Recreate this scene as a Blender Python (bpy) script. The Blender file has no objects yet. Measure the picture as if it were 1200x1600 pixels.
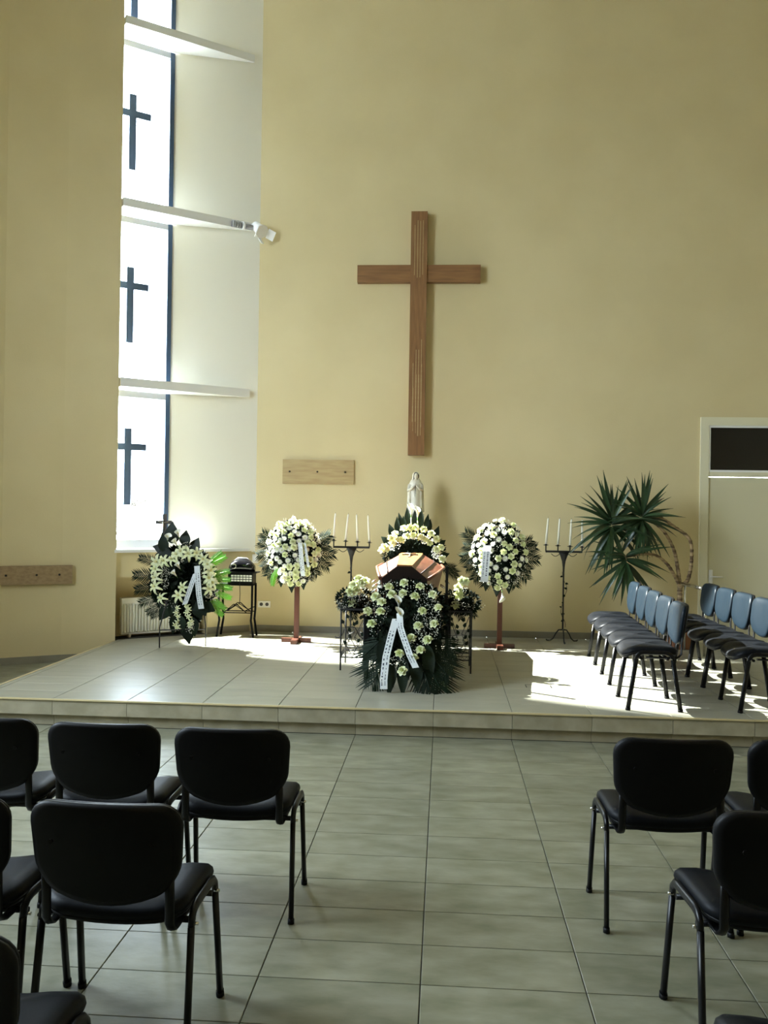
import bpy, math, random
from mathutils import Vector, Matrix
random.seed(7)
PI = math.pi
C = bpy.context.scene.collection
sc = bpy.context.scene

# ------------------------------------------------------------------ camera
CF, CH, YAW, PIT, ROL = 1389.7, 1.725, .0677, .00024, .01517      # focal length in pixels of a 1200x1600 frame
cr = Vector((math.cos(YAW), math.sin(YAW), 0)); cf0 = Vector((-math.sin(YAW), math.cos(YAW), 0)); cu0 = Vector((0, 0, 1))
cf = cf0*math.cos(PIT) + cu0*math.sin(PIT); u2 = -cf0*math.sin(PIT) + cu0*math.cos(PIT)
ca = cr*math.cos(ROL) + u2*math.sin(ROL); cb = -cr*math.sin(ROL) + u2*math.cos(ROL)
cam = bpy.data.cameras.new('camera'); co = bpy.data.objects.new('camera', cam); C.objects.link(co)
cam.sensor_fit = 'VERTICAL'; cam.sensor_height = 36; cam.lens = 36*CF/1600; cam.clip_end = 300
co.matrix_world = Matrix(((ca.x, cb.x, -cf.x, 0), (ca.y, cb.y, -cf.y, 0), (ca.z, cb.z, -cf.z, CH), (0, 0, 0, 1)))
sc.camera = co
EYE = Vector((0, 0, CH))
def ray(px, py): return ca*((px-600)/CF) - cb*((py-800)/CF) + cf
def onY(px, py, Y): d = ray(px, py); return EYE + d*(Y/d.y)          # the point at depth Y seen at a pixel
def onZ(px, py, z): d = ray(px, py); return EYE + d*((z-CH)/d.z)     # the point at height z
def onP(px, py, A, n): d = ray(px, py); return EYE + d*((A-EYE).dot(n)/d.dot(n))

# ------------------------------------------------------------------ exposure, sky, added spots
sc.view_settings.view_transform = 'Standard'; sc.view_settings.look = 'None'
sc.view_settings.exposure = 2.1; sc.view_settings.gamma = 1.0; sc.view_settings.use_curve_mapping = False
SKY = 7.1
w = bpy.data.worlds.new('sky'); sc.world = w; w.use_nodes = True
bg = w.node_tree.nodes['Background']; bg.inputs[0].default_value = (.80, .90, 1.0, 1); bg.inputs[1].default_value = SKY
# spot lamps added outside two bay windows; their light fans out over the stage
def added_spot(name, loc, d, power, size, k):
    gl = bpy.data.lights.new(name, 'SPOT'); gl.energy = power; gl.color = (1, .97, .90); gl.shadow_soft_size = .012; gl.spot_size = math.radians(size); gl.spot_blend = .3
    go = bpy.data.objects.new(name, gl); C.objects.link(go); go.location = loc
    z = -Vector(d).normalized(); x = Vector((0, 0, 1)).cross(z).normalized(); y = z.cross(x)
    go.matrix_world = Matrix(((x.x*k, y.x, z.x, loc[0]), (x.y*k, y.y, z.y, loc[1]), (x.z*k, y.z, z.z, loc[2]), (0, 0, 0, 1)))
def dirn(slope, el): h = Vector((1, slope, 0)).normalized()*math.cos(math.radians(el)); return (h.x, h.y, -math.sin(math.radians(el)))
added_spot('added_spot_low', (-3.573, 10.593, 2.98), dirn(-.42, 56), 1600, 44, .62)
added_spot('added_spot_high', (-3.573, 10.593, 4.75), dirn(-.40, 42), 7000, 34, .72)
def portal(name, c, w_, h_, n):
    l = bpy.data.lights.new(name, 'AREA'); l.shape = 'RECTANGLE'; l.size = w_; l.size_y = h_; l.cycles.is_portal = True
    o = bpy.data.objects.new(name, l); C.objects.link(o); o.location = c
    o.rotation_euler = Vector(n).to_track_quat('-Z', 'Y').to_euler()
sc.cycles.max_bounces = 10; sc.cycles.diffuse_bounces = 5; sc.cycles.transparent_max_bounces = 12
sc.cycles.caustics_reflective = False; sc.cycles.caustics_refractive = False
sc.cycles.sample_clamp_indirect = 6

# ------------------------------------------------------------------ materials
MATS = {}
def mat(name, col, rough=.6, metal=0, col2=None, scale=5, stretch=(1, 1, 1), bump=0, bscale=None, coat=0, spec=.5,
        detail=4, rnd=0, contrast=(.35, .65), subsurf=0, trans=0, bdist=.01, rvar=0):
    m = bpy.data.materials.new(name); m.use_nodes = True; nt = m.node_tree; N = nt.nodes; L = nt.links
    b = N['Principled BSDF']; b.inputs['Base Color'].default_value = (*col, 1); b.inputs['Roughness'].default_value = rough
    b.inputs['Metallic'].default_value = metal; b.inputs['Specular IOR Level'].default_value = spec
    b.inputs['Coat Weight'].default_value = coat; b.inputs['Coat Roughness'].default_value = .12
    if col2 or bump or rnd:
        tc = N.new('ShaderNodeTexCoord'); mp = N.new('ShaderNodeMapping'); mp.inputs['Scale'].default_value = stretch
        L.new(tc.outputs['Object'], mp.inputs[0]); vec = mp.outputs[0]
        if rnd:
            oi = N.new('ShaderNodeObjectInfo'); ad = N.new('ShaderNodeVectorMath'); ad.operation = 'ADD'
            mu = N.new('ShaderNodeMath'); mu.operation = 'MULTIPLY'; mu.inputs[1].default_value = 37
            L.new(oi.outputs['Random'], mu.inputs[0]); L.new(vec, ad.inputs[0]); L.new(mu.outputs[0], ad.inputs[1]); vec = ad.outputs[0]
        no = N.new('ShaderNodeTexNoise'); no.inputs['Scale'].default_value = scale; no.inputs['Detail'].default_value = detail
        L.new(vec, no.inputs['Vector'])
        cur = None
        if col2:
            rp = N.new('ShaderNodeValToRGB'); rp.color_ramp.elements[0].position = contrast[0]; rp.color_ramp.elements[1].position = contrast[1]
            rp.color_ramp.elements[0].color = (*col, 1); rp.color_ramp.elements[1].color = (*col2, 1)
            L.new(no.outputs['Fac'], rp.inputs[0]); cur = rp.outputs[0]
        if rnd:
            hs = N.new('ShaderNodeHueSaturation'); hs.inputs['Color'].default_value = (*col, 1)
            if cur: L.new(cur, hs.inputs['Color'])
            mr = N.new('ShaderNodeMapRange'); mr.inputs['To Min'].default_value = 1-rnd; mr.inputs['To Max'].default_value = 1+rnd
            L.new(oi.outputs['Random'], mr.inputs[0]); L.new(mr.outputs[0], hs.inputs['Value']); cur = hs.outputs[0]
        if cur: L.new(cur, b.inputs['Base Color'])
        if rvar:
            r2 = N.new('ShaderNodeMapRange'); r2.inputs['To Min'].default_value = rough-rvar; r2.inputs['To Max'].default_value = rough+rvar
            L.new(no.outputs['Fac'], r2.inputs[0]); L.new(r2.outputs[0], b.inputs['Roughness'])
        if bump:
            n2 = N.new('ShaderNodeTexNoise'); n2.inputs['Scale'].default_value = bscale or scale*3; n2.inputs['Detail'].default_value = 3
            L.new(vec, n2.inputs['Vector']); bp = N.new('ShaderNodeBump'); bp.inputs['Strength'].default_value = bump
            bp.inputs['Distance'].default_value = bdist; L.new(n2.outputs['Fac'], bp.inputs['Height']); L.new(bp.outputs[0], b.inputs['Normal'])
    if subsurf:
        b.inputs['Subsurface Weight'].default_value = subsurf; b.inputs['Subsurface Radius'].default_value = (.02, .02, .015); b.inputs['Subsurface Scale'].default_value = .5
    MATS[name] = m; return m
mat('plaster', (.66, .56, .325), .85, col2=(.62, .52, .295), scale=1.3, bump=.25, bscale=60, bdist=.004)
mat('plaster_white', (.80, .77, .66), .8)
mat('ceiling_paint', (.75, .72, .64), .9)
mat('sill_white', (.82, .82, .80), .5)
mat('grout', (.045, .045, .04), .9)
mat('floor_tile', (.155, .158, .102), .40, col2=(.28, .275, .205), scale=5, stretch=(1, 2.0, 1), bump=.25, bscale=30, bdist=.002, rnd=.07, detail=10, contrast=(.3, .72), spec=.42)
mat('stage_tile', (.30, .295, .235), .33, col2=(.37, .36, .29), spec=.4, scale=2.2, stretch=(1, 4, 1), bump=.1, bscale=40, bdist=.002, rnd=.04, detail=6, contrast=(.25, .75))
mat('riser_tile', (.30, .27, .18), .5, col2=(.39, .35, .25), scale=7, rnd=.06, detail=6)
mat('edge_trim', (.60, .50, .28), .45)
mat('base_tile', (.22, .20, .15), .5, col2=(.27, .25, .19), scale=4)
mat('window_frame', (.05, .09, .16), .4)
mat('window_head', (.45, .46, .48), .5)
mat('cross_film', (.06, .10, .19), .5)
mat('oak', (.27, .135, .048), .45, col2=(.165, .075, .026), scale=6, stretch=(6, 6, .5), detail=8, contrast=(.3, .75), bump=.2, bscale=14, bdist=.003)
mat('oak_h', (.27, .135, .048), .45, col2=(.165, .075, .026), scale=6, stretch=(.5, 6, 6), detail=8, contrast=(.3, .75), bump=.2, bscale=14, bdist=.003)
mat('pine', (.47, .36, .17), .55, col2=(.39, .27, .12), scale=7, stretch=(.6, 5, 5), detail=7)
mat('pine_dark', (.36, .25, .13), .55, col2=(.27, .18, .09), scale=7, stretch=(.6, 5, 5), detail=7)
mat('hole', (.02, .015, .01), .9)
mat('vinyl', (.004, .005, .007), .5, spec=.15, bump=.15, bscale=220, bdist=.001)
mat('vinyl_sky_tint', (.006, .013, .020), .42, spec=.22, bump=.15, bscale=220, bdist=.001)  # black vinyl; blue sky reflection on the stage chair backs put into its colour
mat('black_plastic', (.003, .003, .0035), .5, spec=.2)
mat('black_metal', (.003, .003, .0035), .35, spec=.3)
mat('iron', (.012, .012, .013), .5, bump=.3, bscale=60)
mat('chrome', (.75, .75, .75), .18, metal=1)
mat('silver', (.6, .58, .52), .25, metal=1)
mat('door_paint', (.64, .60, .42), .5)
mat('door_frame_paint', (.72, .68, .50), .45)
mat('dark_glass', (.004, .004, .005), .08)
mat('radiator_white', (.72, .70, .60), .4)
mat('white_plastic', (.78, .75, .66), .4)
mat('lamp_white', (.85, .85, .85), .35)
mat('grey_metal', (.35, .35, .36), .4, metal=.5)
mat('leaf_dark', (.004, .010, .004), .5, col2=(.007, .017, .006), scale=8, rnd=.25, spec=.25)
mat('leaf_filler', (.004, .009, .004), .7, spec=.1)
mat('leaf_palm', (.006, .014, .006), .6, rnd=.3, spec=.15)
mat('leaf_green', (.16, .42, .03), .45, rnd=.3)
mat('leaf_yucca', (.014, .038, .014), .35, col2=(.022, .055, .018), scale=9, rnd=.35)
mat('petal_white', (.78, .79, .54), .6, rnd=.06, col2=(.68, .74, .40), scale=14)
mat('petal_pure', (.84, .84, .76), .6, rnd=.05)
mat('petal_green', (.66, .74, .30), .6)
mat('stamen', (.55, .45, .06), .6)
mat('breath', (.78, .78, .70), .7)
mat('ribbon', (.70, .74, .76), .4)
mat('ink', (.02, .03, .06), .6)
mat('stem', (.10, .20, .04), .5)
mat('wax', (.88, .86, .76), .45)
mat('coffin_shade', (.012, .006, .004), .5, spec=.2)  # brown wood with the foot end's shade put into its colour; inlay shares it
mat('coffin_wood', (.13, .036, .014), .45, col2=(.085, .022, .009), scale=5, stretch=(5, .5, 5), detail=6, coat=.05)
mat('coffin_pale', (.22, .095, .020), .45, col2=(.15, .06, .013), scale=5, stretch=(5, .5, 5), detail=6, coat=.05)
mat('matt_black', (.004, .004, .004), .8, spec=.1)
mat('cloth_black', (.006, .006, .007), .9)
mat('stand_wood', (.11, .032, .016), .45, col2=(.07, .02, .01), scale=6, stretch=(5, 5, .6))
mat('statue_paint', (.80, .77, .66), .5, col2=(.66, .60, .46), scale=12)
mat('skin_paint', (.55, .40, .30), .5)
mat('dark_paint', (.06, .05, .04), .6)
mat('pedestal_stone', (.60, .54, .40), .6)
mat('bark', (.42, .30, .16), .8, col2=(.10, .06, .03), scale=4, stretch=(1, 1, 6), bump=.6, bscale=30, contrast=(.4, .6))
mat('soil', (.03, .02, .012), .95)
mat('pot_terracotta', (.30, .13, .07), .7)
mat('ground_concrete', (.62, .61, .58), .9, col2=(.55, .54, .51), scale=.6)
mat('twig', (.10, .09, .08), .8)
mat('brown_plastic', (.10, .05, .03), .5)
mat('white_square', (.70, .70, .66), .6)
def glassmat():
    m = bpy.data.materials.new('pane_glass'); m.use_nodes = True; nt = m.node_tree; N = nt.nodes; N.remove(N['Principled BSDF'])
    t = N.new('ShaderNodeBsdfTransparent'); t.inputs[0].default_value = (.93, .96, .97, 1); g = N.new('ShaderNodeBsdfGlossy'); g.inputs['Roughness'].default_value = .02
    mx = N.new('ShaderNodeMixShader'); mx.inputs[0].default_value = .05
    nt.links.new(t.outputs[0], mx.inputs[1]); nt.links.new(g.outputs[0], mx.inputs[2])
    nt.links.new(mx.outputs[0], N['Material Output'].inputs[0]); MATS['pane_glass'] = m
glassmat()

# ------------------------------------------------------------------ mesh builder
class G:
    def __init__(s): s.v = []; s.f = []; s.m = []; s.sm = []
    def add(s, vs, fs, m=0, smooth=False):
        k = len(s.v); s.v += [tuple(p) for p in vs]; s.f += [tuple(i+k for i in f) for f in fs]; s.m += [m]*len(fs); s.sm += [smooth]*len(fs); return s
    def box(s, a, b, m=0, M=None):
        (x0, y0, z0), (x1, y1, z1) = a, b
        vs = [(x0,y0,z0),(x1,y0,z0),(x1,y1,z0),(x0,y1,z0),(x0,y0,z1),(x1,y0,z1),(x1,y1,z1),(x0,y1,z1)]
        if M: vs = [M @ Vector(p) for p in vs]
        return s.add(vs, [(3,2,1,0),(4,5,6,7),(0,1,5,4),(1,2,6,5),(2,3,7,6),(3,0,4,7)], m)
    def prism(s, poly, z0, z1, m=0):
        n = len(poly); vs = [(x, y, z0) for x, y in poly]+[(x, y, z1) for x, y in poly]
        fs = [tuple(range(n))[::-1], tuple(range(n, 2*n))]+[(i, (i+1) % n, n+(i+1) % n, n+i) for i in range(n)]
        return s.add(vs, fs, m)
    def tube(s, pts, r, n=8, m=0, flat=None, caps=True):
        pts = [Vector(p) for p in pts]; k = len(pts); rs = r if isinstance(r, (list, tuple)) else [r]*k
        vs = []; up = None
        for i, p in enumerate(pts):
            t = (pts[min(i+1, k-1)]-pts[max(i-1, 0)]).normalized()
            if up is None: up = Vector((1, 0, 0)) if abs(t.x) < .8 else Vector((0, 0, 1))
            u = (up - t*up.dot(t)).normalized(); up = u; v = t.cross(u)
            fu, fv = flat or (1, 1)
            for j in range(n):
                a = 2*PI*j/n; vs.append(p+(u*math.cos(a)*fu+v*math.sin(a)*fv)*rs[i])
        fs = [(i*n+j, i*n+(j+1) % n, (i+1)*n+(j+1) % n, (i+1)*n+j) for i in range(k-1) for j in range(n)]
        s.add(vs, fs, m, True)
        if caps: s.f += [tuple(len(s.v)-k*n+j for j in range(n))[::-1], tuple(len(s.v)-n+j for j in range(n))]; s.m += [m, m]; s.sm += [False, False]
        return s
    def lathe(s, prof, n=16, c=(0, 0, 0), m=0, M=None, sx=1, sy=1):
        vs = []
        for r, z in prof:
            for j in range(n):
                p = Vector((c[0]+r*sx*math.cos(2*PI*j/n), c[1]+r*sy*math.sin(2*PI*j/n), c[2]+z)); vs.append(M @ p if M else p)
        k = len(prof); fs = [(i*n+j, i*n+(j+1) % n, (i+1)*n+(j+1) % n, (i+1)*n+j) for i in range(k-1) for j in range(n)]
        s.add(vs, fs, m, True); b = len(s.v)-k*n
        s.f += [tuple(b+j for j in range(n))[::-1], tuple(b+(k-1)*n+j for j in range(n))]; s.m += [m, m]; s.sm += [False, False]; return s
    def loft(s, rings, m=0, cap=True, smooth=True):
        n = len(rings[0]); vs = [p for r in rings for p in r]; k = len(rings)
        s.add(vs, [(i*n+j, i*n+(j+1) % n, (i+1)*n+(j+1) % n, (i+1)*n+j) for i in range(k-1) for j in range(n)], m, smooth); b = len(s.v)-k*n
        if cap: s.f += [tuple(b+j for j in range(n))[::-1], tuple(b+(k-1)*n+j for j in range(n))]; s.m += [m, m]; s.sm += [smooth, smooth]
        return s
    def ico(s, c, r, m=0, sq=(1, 1, 1)):
        vs = [(c[0]+x*r*sq[0], c[1]+y*r*sq[1], c[2]+z*r*sq[2]) for x, y, z in ((1,0,0),(-1,0,0),(0,1,0),(0,-1,0),(0,0,1),(0,0,-1))]
        return s.add(vs, [(0,2,4),(2,1,4),(1,3,4),(3,0,4),(2,0,5),(1,2,5),(3,1,5),(0,3,5)], m)
    def mesh(s, name, mats):
        me = bpy.data.meshes.new(name); me.from_pydata(s.v, [], s.f)
        for mm in (mats if isinstance(mats, (list, tuple)) else [mats]): me.materials.append(MATS[mm])
        me.polygons.foreach_set('material_index', s.m); me.polygons.foreach_set('use_smooth', s.sm); me.update(); return me
    def build(s, name, mats, parent=None, rel=True):
        """Vertices are given in world coordinates when the parent has a location; they are stored relative to it."""
        if parent is not None and rel:
            l = parent.get('_o', None)
            if l: s.v = [(x-l[0], y-l[1], z-l[2]) for x, y, z in s.v]
        o = bpy.data.objects.new(name, s.mesh(name, mats)); C.objects.link(o); o.parent = parent
        if parent is not None and rel and parent.get('_o'): o['_o'] = list(parent['_o'])
        return o
def tag(o, label=None, cat=None, group=None, kind=None):
    if label: o['label'] = label
    if cat: o['category'] = cat
    if group: o['group'] = group
    if kind: o['kind'] = kind
    return o
def thing(name, label, cat, loc=(0, 0, 0), rz=0, group=None, world=True):
    """An Empty at the base of a thing. world=True: its parts are given in world coordinates."""
    o = bpy.data.objects.new(name, None); C.objects.link(o); o.empty_display_size = .1
    o.location = loc; o.rotation_euler = (0, 0, rz)
    if world: o['_o'] = list(loc)
    return tag(o, label, cat, group)
def struct(o): o['kind'] = 'structure'; return o
def inst(me, name, parent, M):
    """A further object of a shared mesh; M is given in world coordinates."""
    o = bpy.data.objects.new(name, me); C.objects.link(o); o.parent = parent
    l = parent.get('_o') or (0, 0, 0)
    o.matrix_local = Matrix.Translation((-l[0], -l[1], -l[2])) @ M; return o
def frame(pos, d, n, s=1, sx=None):
    """Matrix with local Y along d and local Z near n."""
    y = Vector(d).normalized(); z = Vector(n); z = (z-y*z.dot(y))
    z = z.normalized() if z.length > 1e-5 else y.orthogonal().normalized(); x = y.cross(z)
    sx = sx or s
    return Matrix(((x.x*sx, y.x*s, z.x*s, pos[0]), (x.y*sx, y.y*s, z.y*s, pos[1]), (x.z*sx, y.z*s, z.z*s, pos[2]), (0, 0, 0, 1)))
def facing(pos, n, s=1, spin=0):
    z = Vector(n).normalized(); x = z.orthogonal().normalized(); y = z.cross(x)
    x2 = x*math.cos(spin)+y*math.sin(spin); y2 = z.cross(x2)
    return Matrix(((x2.x*s, y2.x*s, z.x*s, pos[0]), (x2.y*s, y2.y*s, z.y*s, pos[1]), (x2.z*s, y2.z*s, z.z*s, pos[2]), (0, 0, 0, 1)))
def copy_tree(o, parent=None):
    c = o.copy(); C.objects.link(c); c.parent = parent
    for ch in o.children: copy_tree(ch, c)
    return c

# ------------------------------------------------------------------ room shell
ZS = .215                                  # stage height
CEIL = 9.4
YF, YB, XR = 6.82, 10.98, 7.5              # stage front, back wall, right wall
P1 = Vector((-3.73, 9.93)); P2 = Vector((-2.35, 10.95)); bdir = (P2-P1).normalized(); bn = Vector((-bdir.y, bdir.x))   # bay: ledge line and its outward normal
def bay(s, off, z=0): p = P1+bdir*s+bn*off; return (p.x, p.y, z)
LB = (P2-P1).length
WO = .37                                   # window plane behind the ledge line
def bxy(s, off): p = P1+bdir*s+bn*off; return (p.x, p.y)
def bays(px, py, off):
    n3 = Vector((bn.x, bn.y, 0)); A = Vector((*bxy(0, off), 0)); p = onP(px, py, A, n3)
    return (Vector((p.x, p.y))-Vector(bxy(0, off))).dot(bdir), p.z

def wallstrip(pts, z0, z1, th, name, m='plaster', side=1, mats=None):
    """A thick wall over a polyline, offset outward by th."""
    g = G(); P = [Vector(p) for p in pts]; Q = []
    for i, p in enumerate(P):
        d1 = (P[i]-P[i-1]).normalized() if i else (P[1]-P[0]).normalized(); d2 = (P[i+1]-P[i]).normalized() if i < len(P)-1 else d1
        d = (d1+d2).normalized(); n = Vector((-d.y, d.x))*side; Q.append(p+n*th/max(.5, n.dot(Vector((-d1.y, d1.x))*side)))
    for i in range(len(P)-1):
        q = [P[i], P[i+1], Q[i+1], Q[i]]
        g.prism([tuple(a) for a in q] if side > 0 else [tuple(a) for a in q[::-1]], z0, z1)
    return struct(g.build(name, m))
LW = [(-3.73, 9.93), (-4.25, 9.67), (-4.78, 9.34), (-5.25, 8.85), (-5.6, 8.2), (-5.8, 7.4), (-5.9, 6.6), (-5.9, -5)]
wallstrip(LW[:-1], -.02, CEIL, .28, 'wall_left', side=-1)
# back wall with the door opening
DX0, DX1, DZ = 3.07, 4.27, 2.93
g = G()
g.box((P2.x, YB, ZS), (DX0, YB+.2, CEIL)); g.box((DX0, YB, DZ), (DX1, YB+.2, CEIL)); g.box((DX1, YB, ZS), (XR, YB+.2, CEIL))
struct(g.build('wall_back', 'plaster'))
# bay: reveal to the right of the windows
sR, _ = bays(273, 85, WO); Q0 = bxy(sR, WO)
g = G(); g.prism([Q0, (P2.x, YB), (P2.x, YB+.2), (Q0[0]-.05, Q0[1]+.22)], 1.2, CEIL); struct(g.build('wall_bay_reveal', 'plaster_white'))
# bay: wall under the sill with the radiator niche
sN, _ = bays(324, 950, .04); zN = .93
g = G()
g.prism([bxy(0, .04), bxy(sN, .04), bxy(sN, .14), bxy(0, .14)], zN, 1.215)
g.prism([bxy(sN, .04), bxy(LB+.03, .04), bxy(LB+.03, .40), bxy(sN, .40)], ZS-.01, 1.215)
g.prism([bxy(-.35, .34), bxy(sN, .34), bxy(sN, .40), bxy(-.35, .40)], ZS-.01, 1.215)
struct(g.build('wall_bay', 'plaster'))
# side, right, rear walls and ceiling; unseen side window sized for fill light
def wall_with_hole(name, axis, at, a0, a1, h0, h1, z0, z1, th=.2):
    g = G()
    for (p0, p1, q0, q1) in ((a0, h0, -.02, CEIL), (h1, a1, -.02, CEIL), (h0, h1, -.02, z0), (h0, h1, z1, CEIL)):
        if axis == 'x': g.box((at, p0, q0), (at+th, p1, q1))
        else: g.box((p0, at-th, q0), (p1, at, q1))
    return struct(g.build(name, 'plaster'))
RW = (2.5, 5.6, 2.2, 6.1)
wall_with_hole('wall_side', 'x', -6.18, -5, 6.6, RW[0], RW[1], RW[2], RW[3], .28)
g = G(); g.box((XR, -5, -.02), (XR+.2, YB+.2, CEIL)); struct(g.build('wall_right', 'plaster'))
g = G(); g.box((-6.2, -5.2, -.02), (XR+.2, -5, CEIL)); struct(g.build('wall_front', 'plaster'))
g = G(); g.prism([(-6.3, -5.3), (XR+.3, -5.3), (XR+.3, YB+.3), (-3.0, YB+.3), (-4.4, 10.5), (-6.3, 9.3)], CEIL, CEIL+.2); struct(g.build('ceiling', 'ceiling_paint'))
def bigwindow(name, axis, at, a0, a1, z0, z1, n):
    fr = G(); pn = G(); fw = .06
    def b(g, p0, p1, q0, q1, t0, t1):
        if axis == 'x': g.box((at+t0, p0, q0), (at+t1, p1, q1))
        else: g.box((p0, at-t1, q0), (p1, at-t0, q1))
    for q in (z0, z1-fw): b(fr, a0, a1, q, q+fw, .06, .12)
    for i in range(n+1):
        x = a0+(a1-a0-fw)*i/n; b(fr, x, x+fw, z0+fw, z1-fw, .06, .12)
    for i in range(n):
        x = a0+(a1-a0-fw)*i/n; b(pn, x+fw, x+(a1-a0-fw)/n, z0+fw, z1-fw, .085, .09)
    o = struct(fr.build(name, 'window_frame')); pn.build('pane', 'pane_glass', o)
bigwindow('window_5', 'x', -6.1, RW[0], RW[1], RW[2], RW[3], 2)
portal('portal_side', (-6.13, (RW[0]+RW[1])/2, (RW[2]+RW[3])/2), RW[3]-RW[2], RW[1]-RW[0], (1, 0, 0))
bpy.data.objects['portal_side'].rotation_euler = (0, -PI/2, 0)
# ground outside
g = G(); g.box((-60, -60, -.4), (60, 60, -.3)); struct(g.build('ground', 'ground_concrete'))

# ------------------------------------------------------------------ bay windows, ledges, sill
sL = sR-.92
def bbox(g, s0, s1, o0, o1, z0, z1, m=0):
    vs = [bay(s0,o0,z0),bay(s1,o0,z0),bay(s1,o1,z0),bay(s0,o1,z0),bay(s0,o0,z1),bay(s1,o0,z1),bay(s1,o1,z1),bay(s0,o1,z1)]
    g.add(vs, [(3,2,1,0),(4,5,6,7),(0,1,5,4),(1,2,6,5),(2,3,7,6),(3,0,4,7)], m)
levels = [(1.25, 3.125), (3.225, 5.19), (5.285, 7.28), (7.372, CEIL)]
crossz = [(1.765, 2.68, 2.46), (3.70, 4.60, 4.38), (5.76, 6.66, 6.43), (7.44, 8.5, 8.25)]
sC, _ = bays(208, 178, WO)
for i, ((z0, z1), (c0, c1, cz)) in enumerate(zip(levels, crossz)):
    root = G(); bbox(root, sR-.055, sR, WO-.02, WO+.05, z0, z1); bbox(root, sL, sL+.055, WO-.02, WO+.05, z0, z1)
    o = struct(root.build('window_%d' % (i+1), 'window_frame'))
    g = G(); bbox(g, sL+.055, sR-.055, WO-.02, WO+.05, z1-.075, z1); g.build('window_head', 'window_head', o)
    g = G(); bbox(g, sL+.055, sR-.055, WO+.02, WO+.026, z0+.05, z1-.075); g.build('pane', 'pane_glass', o)
    g = G(); bbox(g, sC-.042, sC+.042, WO-.0, WO+.018, c0, c1); g.build('cross_upright', 'cross_film', o)
    g = G(); bbox(g, sC-.22, sC-.042, WO+.001, WO+.016, cz-.040, cz+.040); bbox(g, sC+.042, sC+.22, WO+.001, WO+.016, cz-.040, cz+.040); g.build('cross_arm', 'cross_film', o)
    if True:
        g = G(); bbox(g, sL+.055, sR-.055, WO-.005, WO+.05, z0, z0+.05+.05*(i == 0)); g.build('bottom_rail', 'window_head', o)
for (z0, z1), n in (((3.125, 3.225), 1), ((5.19, 5.285), 2), ((7.28, 7.372), 3)):
    g = G(); g.prism([bxy(.02, .0), bxy(LB-.10, 0), (P2.x-.10, P2.y-.05), bxy(sR, WO-.03), bxy(sL+.2, WO-.02), bxy(.02, .15)], z0, z1)
    struct(g.build('trim_%d' % n, 'sill_white'))
g = G(); g.prism([bxy(-.02, 0), bxy(LB-.07, 0), (P2.x-.05, P2.y-.02), bxy(sR, WO-.03), bxy(sL+.1, WO-.02), bxy(-.02, .15)], 1.215, 1.25)
struct(g.build('window_sill', 'sill_white'))
c = bxy((sL+sR)/2, WO+.09)
l = Vector((-bn.x, -bn.y, 0))
portal('portal_bay', (c[0], c[1], (1.25+CEIL)/2), .92, CEIL-1.25, l)
bpy.data.objects['portal_bay'].rotation_euler = (PI/2, 0, math.atan2(-l.x, l.y)+0)
bo = bpy.data.objects['portal_bay']
zax = -l; bo.matrix_world = Matrix(((bdir.x, 0, zax.x, c[0]), (bdir.y, 0, zax.y, c[1]), (0, 1, 0, (1.25+CEIL)/2), (0, 0, 0, 1)))
# parapet and outer wall pieces that close the bay outside
g = G(); bbox(g, sR, sR+.3, WO+.0, WO+.25, -.3, CEIL+.2); struct(g.build('wall_outer', 'plaster'))
# twigs of a bare shrub outside the lowest window
sh = thing('bare_shrub', 'thin leafless twigs of a shrub outside the lowest window', 'shrub', (-4.6, 11.9, -.3))
g = G(); rr = random.Random(3)
g.tube([(-4.6, 11.9, -.3), (-4.58, 11.9, .6), (-4.5, 11.88, 1.35)], [.03, .02, .012], 5)
b0 = onY(205, 790, 11.85); g.tube([(-4.5, 11.88, 1.3), b0], .008, 4)
g.build('stem', 'twig', sh)
for (x, y) in ((216, 768), (231, 772), (232, 783), (226, 792), (240, 779), (222, 786)):
    e = onY(x, y, 11.8+rr.random()*.1); g = G(); g.tube([b0, (b0+e)/2+Vector((0, 0, .01)), e], [.011, .009, .005], 4); g.build('twig', 'twig', sh)

# ------------------------------------------------------------------ floor and stage
TX0, TY0 = -.061, 3.2555
def clip(poly, A, n):
    """Keep the part of a polygon where (p-A).n <= 0."""
    out = []
    for i in range(len(poly)):
        p, q = Vector(poly[i]), Vector(poly[(i+1) % len(poly)]); dp, dq = (p-A).dot(n), (q-A).dot(n)
        if dp <= 0: out.append(tuple(p))
        if dp*dq < 0: out.append(tuple(p+(q-p)*(dp/(dp-dq))))
    return out
def tilemesh(poly, h, ch=.0015):
    """A slab: straight sides and a small chamfer to the top."""
    n = len(poly); cx = sum(p[0] for p in poly)/n; cy = sum(p[1] for p in poly)/n
    g = G(); a = [(x, y, 0) for x, y in poly]; b = [(x, y, h-ch) for x, y in poly]
    t = []
    for x, y in poly:
        d = Vector((cx-x, cy-y)); d = d.normalized()*ch*1.4; t.append((x+d.x, y+d.y, h))
    g.add(a+b+t, [tuple(range(2*n, 3*n))]+[(i, (i+1) % n, n+(i+1) % n, n+i) for i in range(n)]+[(n+i, n+(i+1) % n, 2*n+(i+1) % n, 2*n+i) for i in range(n)])
    return g
FT = .006
g = G(); g.prism([(-6.0, -5), (XR, -5), (XR, YB), (P2.x, YB), (-3.9, 10.2), (-6.0, 9.6)], -.05, -FT); floor = struct(g.build('floor', 'grout'))
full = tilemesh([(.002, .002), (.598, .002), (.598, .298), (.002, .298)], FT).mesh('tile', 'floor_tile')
rest = G()
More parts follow.
